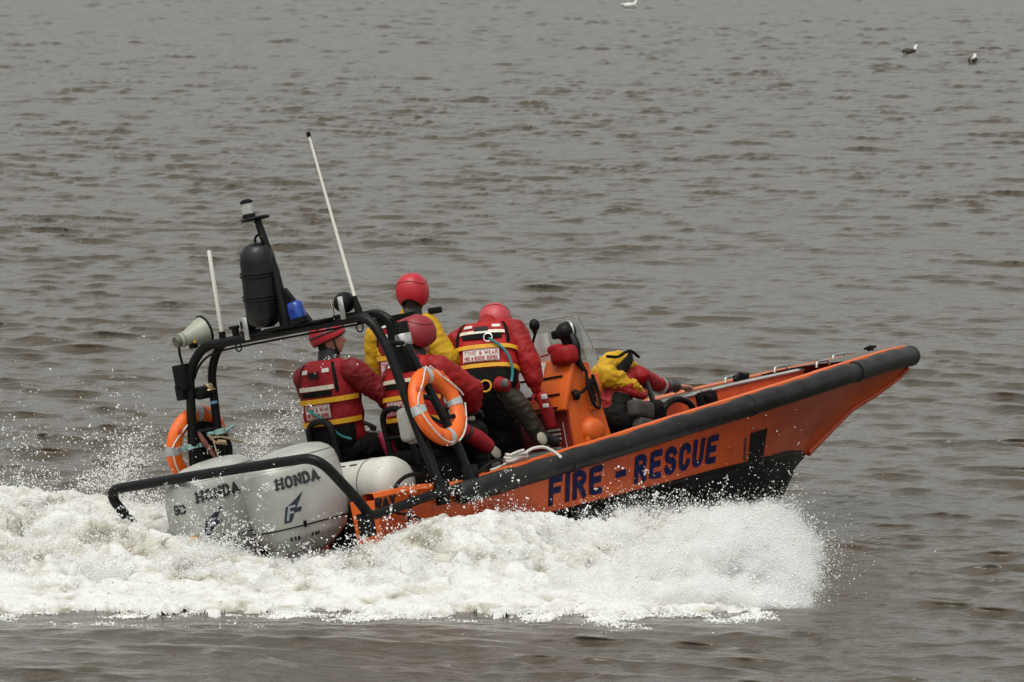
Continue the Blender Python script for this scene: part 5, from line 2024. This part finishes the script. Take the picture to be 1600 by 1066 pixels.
def build_foam():
    x = np.arange(-5.6, 2.75, .0175)
    # finer rows where the foam faces the camera
    y = np.concatenate([np.arange(50.1, 54.9, .023), np.arange(54.9, 59.2, .06)])
    X, Y = np.meshgrid(x, y, indexing='ij')
    h0, wdx, wdy = waves(X, Y, np.full_like(X, .10))
    A, t = mound(X, Y)
    mk = foam_mask(X, Y)
    xl, yl = footprint(X, Y)
    half = np.interp(xl, [-1.4, .0, 3.5, 5.4], [.6, .98, .9, .05])
    inside = sstep(-.05, .25, half - np.abs(yl)) * sstep(-.7, -.1, xl) * sstep(5.6, 5.0, xl)
    wx_ = X + .22 * fbm(X * 1.6, Y * 1.6, 31.0, o=3)
    wy_ = Y + .30 * fbm(X * 1.6, Y * 1.6, 37.0, o=3)
    bil = np.clip(.52 - 1.15 * np.abs(fbm(wx_ * 1.5, wy_ * 1.9, 1.0, o=6, gain=.5)), -.2, 1)
    bil2 = np.clip(.50 - 1.1 * np.abs(fbm(wx_ * 5.5, wy_ * 5.5, 2.0, o=5, gain=.55)), -.2, 1)
    roll = fbm(X * 1.1, Y * .8, 6.0, o=3)
    edge = sstep(-.02, .45, mk)
    k = np.clip(t, 0, 1)
    Z = h0 + A * (1 + .5 * roll) + edge * (.010 + (.022 + .22 * k) * bil + (.022 + .06 * k) * bil2) - .035 * (1 - sstep(.0, .30, mk))
    Z = Z * (1 - inside) + (-.45) * inside
    calm = 1 - .7 * k * edge
    XX = X + wdx * calm + edge * (.05 + .06 * k) * fbm(X * 4, Y * 3, 11.0, o=3)
    YY = Y + wdy * calm - edge * (.02 + .09 * k) * bil
    streak = fbm(X * 2.2, Y * 2.6, 15.0, o=5, gain=.6)
    streak2 = fbm(X * 6.5, Y * 7.5, 17.0, o=4, gain=.6)
    silt = fbm(X * .8, Y * .9, 19.0, o=3)
    thick = .62 + .75 * streak + .45 * streak2 + .8 * (bil2 - .25) + .7 * (bil - .25) - .30 * sstep(.45, 1.0, t) - .35 * silt * sstep(.35, .8, t)  # lower in hollows and toward the ridge, shading them by colour
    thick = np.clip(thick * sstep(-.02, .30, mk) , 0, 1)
    V_ = np.stack([XX, YY, Z], -1)
    a, b = X.shape
    keep = mk > 0
    idx = np.arange(a * b).reshape(a, b)
    q = keep[:-1, :-1] & keep[1:, :-1] & keep[1:, 1:] & keep[:-1, 1:] & (inside[:-1, :-1] < .98)
    F = np.stack([idx[:-1, :-1], idx[1:, :-1], idx[1:, 1:], idx[:-1, 1:]], -1)[q]
    used = np.unique(F)
    rem = np.full(a * b, -1)
    rem[used] = np.arange(len(used))
    F = rem[F]
    Vf = V_.reshape(-1, 3)[used]
    me = bpy.data.meshes.new('wake_foam')
    me.vertices.add(len(Vf))
    me.vertices.foreach_set('co', Vf.astype(np.float32).ravel())
    me.loops.add(F.size)
    me.loops.foreach_set('vertex_index', F.ravel().astype(np.int32))
    me.polygons.add(len(F))
    me.polygons.foreach_set('loop_start', np.arange(0, F.size, 4, dtype=np.int32))
    me.polygons.foreach_set('use_smooth', np.ones(len(F), bool))
    me.update(); me.validate()
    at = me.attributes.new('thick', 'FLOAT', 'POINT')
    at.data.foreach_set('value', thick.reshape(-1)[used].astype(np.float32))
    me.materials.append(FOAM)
    o = bpy.data.objects.new('wake_foam', me)
    COL.objects.link(o)
    tag(o, 'thick white foam and churned wake along the boat and behind its motors', 'foam', kind='stuff')
    return Vf


def point_object(name, P, R, label, mt):
    me = bpy.data.meshes.new(name)
    me.vertices.add(len(P))
    me.vertices.foreach_set('co', P.astype(np.float32).ravel())
    at = me.attributes.new('rad', 'FLOAT', 'POINT')
    at.data.foreach_set('value', R.astype(np.float32))
    me.materials.append(mt)
    o = bpy.data.objects.new(name, me)
    COL.objects.link(o)
    ng = bpy.data.node_groups.new(name + '_points', 'GeometryNodeTree')
    ng.interface.new_socket('Geometry', in_out='INPUT', socket_type='NodeSocketGeometry')
    ng.interface.new_socket('Geometry', in_out='OUTPUT', socket_type='NodeSocketGeometry')
    i = ng.nodes.new('NodeGroupInput'); u = ng.nodes.new('NodeGroupOutput')
    mp = ng.nodes.new('GeometryNodeMeshToPoints')
    na = ng.nodes.new('GeometryNodeInputNamedAttribute')
    na.data_type = 'FLOAT'
    na.inputs['Name'].default_value = 'rad'
    smt = ng.nodes.new('GeometryNodeSetMaterial')
    smt.inputs['Material'].default_value = mt
    ng.links.new(i.outputs[0], mp.inputs['Mesh'])
    ng.links.new(na.outputs[0], mp.inputs['Radius'])
    ng.links.new(mp.outputs[0], smt.inputs['Geometry'])
    ng.links.new(smt.outputs[0], u.inputs[0])
    md = o.modifiers.new('points', 'NODES')
    md.node_group = ng
    tag(o, label, 'spray', kind='stuff')
    return o


def mist_object(P):
    me = bpy.data.meshes.new('spray_mist')
    me.vertices.add(len(P))
    me.vertices.foreach_set('co', P.astype(np.float32).ravel())
    at = me.attributes.new('rad', 'FLOAT', 'POINT')
    at.data.foreach_set('value', rng.uniform(.030, .060, len(P)).astype(np.float32))
    m = bpy.data.materials.new('fine_mist')
    m.use_nodes = True
    t = m.node_tree
    t.nodes.clear()
    o_ = t.nodes.new('ShaderNodeOutputMaterial')
    vs = t.nodes.new('ShaderNodeVolumeScatter')
    vs.inputs['Color'].default_value = (0.88, 0.88, 0.865, 1)
    vs.inputs['Anisotropy'].default_value = 0.0
    a_ = t.nodes.new('ShaderNodeAttribute')
    a_.attribute_name = 'density'
    g = t.nodes.new('ShaderNodeNewGeometry')
    n = t.nodes.new('ShaderNodeTexNoise')
    n.inputs['Scale'].default_value = 7.0
    n.inputs['Detail'].default_value = 5
    n.inputs['Roughness'].default_value = .65
    t.links.new(g.outputs['Position'], n.inputs['Vector'])
    r = t.nodes.new('ShaderNodeMapRange')
    r.inputs['From Min'].default_value = 0.40
    r.inputs['From Max'].default_value = 0.70
    r.inputs['To Min'].default_value = MIST_LO
    r.inputs['To Max'].default_value = MIST_HI
    t.links.new(n.outputs['Fac'], r.inputs[0])
    mu = t.nodes.new('ShaderNodeMath')
    mu.operation = 'MULTIPLY'
    t.links.new(r.outputs[0], mu.inputs[0])
    t.links.new(a_.outputs['Fac'], mu.inputs[1])
    t.links.new(mu.outputs[0], vs.inputs['Density'])
    t.links.new(vs.outputs[0], o_.inputs['Volume'])
    me.materials.append(m)
    o = bpy.data.objects.new('spray_mist', me)
    COL.objects.link(o)
    ng = bpy.data.node_groups.new('mist_volume', 'GeometryNodeTree')
    ng.interface.new_socket('Geometry', in_out='INPUT', socket_type='NodeSocketGeometry')
    ng.interface.new_socket('Geometry', in_out='OUTPUT', socket_type='NodeSocketGeometry')
    i = ng.nodes.new('NodeGroupInput'); u = ng.nodes.new('NodeGroupOutput')
    mp = ng.nodes.new('GeometryNodeMeshToPoints')
    na = ng.nodes.new('GeometryNodeInputNamedAttribute')
    na.data_type = 'FLOAT'
    na.inputs['Name'].default_value = 'rad'
    pv = ng.nodes.new('GeometryNodePointsToVolume')
    pv.resolution_mode = 'VOXEL_SIZE'
    pv.inputs['Density'].default_value = 1.0
    pv.inputs['Voxel Size'].default_value = 0.022
    smt = ng.nodes.new('GeometryNodeSetMaterial')
    smt.inputs['Material'].default_value = m
    ng.links.new(i.outputs[0], mp.inputs['Mesh'])
    ng.links.new(na.outputs[0], mp.inputs['Radius'])
    ng.links.new(mp.outputs[0], pv.inputs['Points'])
    ng.links.new(na.outputs[0], pv.inputs['Radius'])
    ng.links.new(pv.outputs[0], smt.inputs['Geometry'])
    ng.links.new(smt.outputs[0], u.inputs[0])
    md = o.modifiers.new('mist', 'NODES')
    md.node_group = ng
    tag(o, 'soft white mist of fine spray hanging over the wake', 'mist', kind='stuff')


MIST_LO, MIST_HI = 0.3, 13.0


def hull_reject(P, R):
    """drop points inside the boat"""
    inv = np.linalg.inv(MBn)
    L = P @ inv[:3, :3].T + inv[:3, 3]
    b = np.interp(L[:, 0], _XB, _YB)
    ins = (np.abs(L[:, 1]) < b + .03) & (L[:, 2] > -.1) & (L[:, 2] < .86) & (L[:, 0] > .45) & (L[:, 0] < 7.4)
    low = np.interp(L[:, 2], [-.1, .42, .9], [.55, .95, 1.0])
    ins &= np.abs(L[:, 1]) < b * low + .02
    ins |= (np.abs(L[:, 1]) < 1.1) & (L[:, 2] > .84) & (L[:, 0] > .5) & (L[:, 0] < 7)
    return P[~ins], R[~ins]


def lump(P, s=2.2, lo=-.25, hi=.35, seed=0.0):
    n = fbm(P[:, 0] * s + seed, P[:, 1] * s * .7, P[:, 2] * s * 1.3, o=4)
    return rng.random(len(P)) < sstep(lo, hi, n)


def radii(n, med=.0042, sig=.45, mx=.013):
    return np.minimum(med * np.exp(rng.normal(0, sig, n)), mx)


def build_spray():
    out, rr_ = [], []
    # A: fuzz standing on the mound
    n = 700000
    x = rng.uniform(-5.2, 2.15, n)
    yr = ridge(x)
    u = rng.beta(2.6, 1.5, n)
    y = front_edge(x) + .25 + u * (yr + .35 - front_edge(x) - .25)
    A, t = mound(x, y)
    base = A * .9
    hgt = rng.exponential(1, n) * (.02 + .15 * A * np.clip(t, 0, 1)) * (.5 + 1.3 * np.clip(.5 + fbm(x * 1.8, y * .9, 3.0, o=4), 0, 1.4))
    P = np.stack([x, y, base + hgt], 1)
    P = P[lump(P, 2.4, -.3, .3)]
    out.append(P); rr_.append(radii(len(P), .0019, .6, .009))
    # B: the sheet thrown out by the starboard bow
    n = 1000000
    age = rng.uniform(0.01, 1, n) ** .8 * .62
    xl0 = 5.25 - 8.0 * age
    vz = rng.gamma(3.0, .36, n)
    vl = rng.gamma(1.6, 1.9, n)
    jet = fbm(age * 22, vl * .5, vz * .35, o=3)
    vz = vz * (1 + .55 * jet)
    z = vz * age * 1.0 - 3.6 * age ** 2
    ragged = np.clip(.85 + 1.1 * fbm(xl0 * 1.3, vl * age * .9, 61.0, o=4), .25, 1.7)
    zc_ = (.27 + .05 * vl * age) * ragged + .07 * rng.exponential(1, n)
    z = np.where(z > zc_, zc_ - (z - zc_) * .6, z)
    d = vl * age + rng.normal(0, .05, n)
    keel = np.interp(xl0, [0, 3, 4.2, 5.3], [1.02, .98, .80, .10])
    c_, s_ = math.cos(YAW), math.sin(YAW)
    yl = -(keel + .02 + np.abs(d))
    X = MBn[0, 3] + c_ * xl0 - s_ * yl
    Y = MBn[1, 3] + s_ * xl0 + c_ * yl
    P = np.stack([X, Y, z], 1)
    ok = (z > .0) & (z < .95) & (Y > front_edge(X) + .05) & (X < 2.14 + .22 * fbm(Y * 1.2, z * 3, 63.0, o=3) + rng.exponential(.10, n))
    P = P[ok]
    P = P[lump(P, 2.0, -.45, .25, 5.0)]
    out.append(P); rr_.append(radii(len(P), .0018, .62, .008))
    # B2: leading curtain from the forefoot towards the camera
    n = 700000
    q = rng.beta(1.5, 1.2, n)
    Y = 57.7 - q * 5.8
    env = np.interp(q, [0, .12, .3, .55, .8, 1], [.05, .12, .28, .42, .36, .10])
    back = rng.gamma(1.7, .32, n)
    X = 1.93 - back + .16 * np.sin(q * 3.1) + .22 * NZ(q * 7, 3.3, 0) + rng.normal(0, .05, n) + rng.exponential(.05, n)
    z = env * rng.beta(1.1, 2.1, n) * np.clip(1.0 + .9 * fbm(X * 1.7, Y * 1.2, 0.5, o=4), .2, 2) * np.clip(.35 + back * 1.4, 0, 1.15)
    P = np.stack([X, Y, np.abs(z)], 1)
    P = P[lump(P, 2.2, -.4, .3, 8.0)]
    out.append(P); rr_.append(radii(len(P), .0018, .62, .008))
    # B3: loose drops in front of the dark bottom and lettering
    n = 9000
    xl0 = rng.uniform(1.6, 5.2, n)
    yl = -(np.interp(xl0, [0, 3, 4.2, 5.3], [1.05, 1.02, .85, .3]) + rng.gamma(1.3, .35, n))
    X = MBn[0, 3] + c_ * xl0 - s_ * yl
    Y = MBn[1, 3] + s_ * xl0 + c_ * yl
    z = .18 + rng.exponential(.12, n)
    P = np.stack([X, Y, z], 1)
    P = P[(X < 2.25)]
    P = P[lump(P, 1.6, -.2, .4, 2.0)]
    out.append(P); rr_.append(radii(len(P), .0019, .55, .006))
    # streaky jets along the crest: short ballistic strings of drops
    nj = 2600
    xs_ = np.concatenate([rng.uniform(-4.6, -1.9, nj // 2), rng.uniform(-1.9, 1.9, nj - nj // 2)])
    ys_ = ridge(xs_) - rng.uniform(-.2, .8, nj)
    A, _ = mound(xs_, ys_)
    v0 = rng.gamma(3.2, .36, nj) * (.6 + .9 * np.clip(.4 + NZ(xs_ * 2.1, ys_, 4.0) * 1.6, 0, 1.3))
    dirx, diry = rng.normal(-.45, .7, nj), rng.normal(-.35, .5, nj)
    k = 26
    ss = rng.uniform(0, 1, (nj, k)) ** .8
    tt = ss * (v0[:, None] / 9.8 * 1.25)
    z = A[:, None] * .85 + v0[:, None] * tt - 4.9 * tt ** 2 + rng.normal(0, .010, (nj, k))
    P = np.stack([xs_[:, None] + dirx[:, None] * tt * 1.2 + rng.normal(0, .010, (nj, k)), ys_[:, None] + diry[:, None] * tt * 1.2 + rng.normal(0, .012, (nj, k)), z], -1).reshape(-1, 3)
    out.append(P); rr_.append(radii(len(P), .0034, .4, .008))
    # C: splash round the motors and behind the stern
    n = 120000
    cx = np.array([-3.35, -2.75, -2.25, -2.05, -1.55, -1.0, -3.9, -4.6])
    cy = np.array([54.6, 54.2, 53.5, 53.3, 53.1, 53.1, 55.2, 55.0])
    ch = np.array([.30, .22, .26, .24, .08, .14, .40, .34])
    cw = np.array([.35, .30, .22, .16, .22, .16, .45, .5])
    kk = rng.integers(0, len(cx), n)
    X = cx[kk] + rng.normal(0, 1, n) * cw[kk]
    Y = cy[kk] + rng.normal(0, .35, n)
    A, _ = mound(X, Y)
    z = A * .8 + ch[kk] * rng.exponential(.42, n) * np.exp(-.5 * ((X - cx[kk]) / cw[kk]) ** 2)
    P = np.stack([X, Y, z], 1)
    P = P[lump(P, 3.4, -.05, .45, 3.0)]
    out.append(P); rr_.append(radii(len(P), .0030, .5, .009))
    # D: spray thrown up on the far, port side
    n = 110000
    X = np.concatenate([rng.normal(-1.75, .28, n // 2), rng.normal(-3.1, .42, n // 2)])
    Y = np.concatenate([rng.normal(56.6, .25, n // 2), rng.normal(56.2, .4, n // 2)])
    top = np.concatenate([np.full(n // 2, .30), np.full(n // 2, .27)])
    z = .2 + top * rng.gamma(1.3, .62, n)
    P = np.stack([X, Y, z], 1)
    P = P[lump(P, 2.2, .0, .45, 7.0)]
    out.append(P); rr_.append(radii(len(P), .0028, .5, .008))
    # stray drops left of the wake
    n = 1500
    P = np.stack([rng.uniform(-4.6, -1.6, n), rng.uniform(53.6, 56.2, n), .3 + rng.exponential(.22, n)], 1)
    out.append(P); rr_.append(radii(len(P), .0030, .35, .006))
    # fine mist only where the drops are thick
    allp = np.vstack(out[:3] + [out[-3]])
    key = np.floor(allp / np.array([.07, .14, .05])).astype(np.int64)
    hk = (key[:, 0] + 500) * 4000000 + (key[:, 1] + 500) * 2000 + key[:, 2] + 500
    _, invk, cnt = np.unique(hk, return_inverse=True, return_counts=True)
    dens = cnt[invk]
    mist = allp[(dens > 26) & (rng.random(len(allp)) < .06)]
    mist, _ = hull_reject(mist, np.ones(len(mist)))
    mist_object(mist)
    # flecks of froth floating loose ahead of the foam edge
    n = 220000
    x = rng.uniform(-5.4, 2.1, n)
    y = front_edge(x) + rng.normal(.34, .30, n)
    pat = fbm(x * 2.2, y * 1.8, 51.0, o=5)
    ok = (rng.random(n) < .55 * sstep(.0, .40, pat)) & (x < 2.0)
    x, y = x[ok], y[ok]
    hh, wx0, wy0 = waves(x, y, np.full_like(x, .1))
    out.append(np.stack([x + wx0, y + wy0, hh + .002 + rng.exponential(.008, len(x)) * sstep(-.1, .5, y - front_edge(x))], 1)); rr_.append(radii(len(x), .0032, .5, .009))
    P = np.vstack(out); R = np.concatenate(rr_)
    P, R = hull_reject(P, R)
    point_object('spray', P, R, 'white spray and droplets flying up along the starboard side and stern', DROP)
    return len(P)


build_foam()
print('spray points', build_spray())
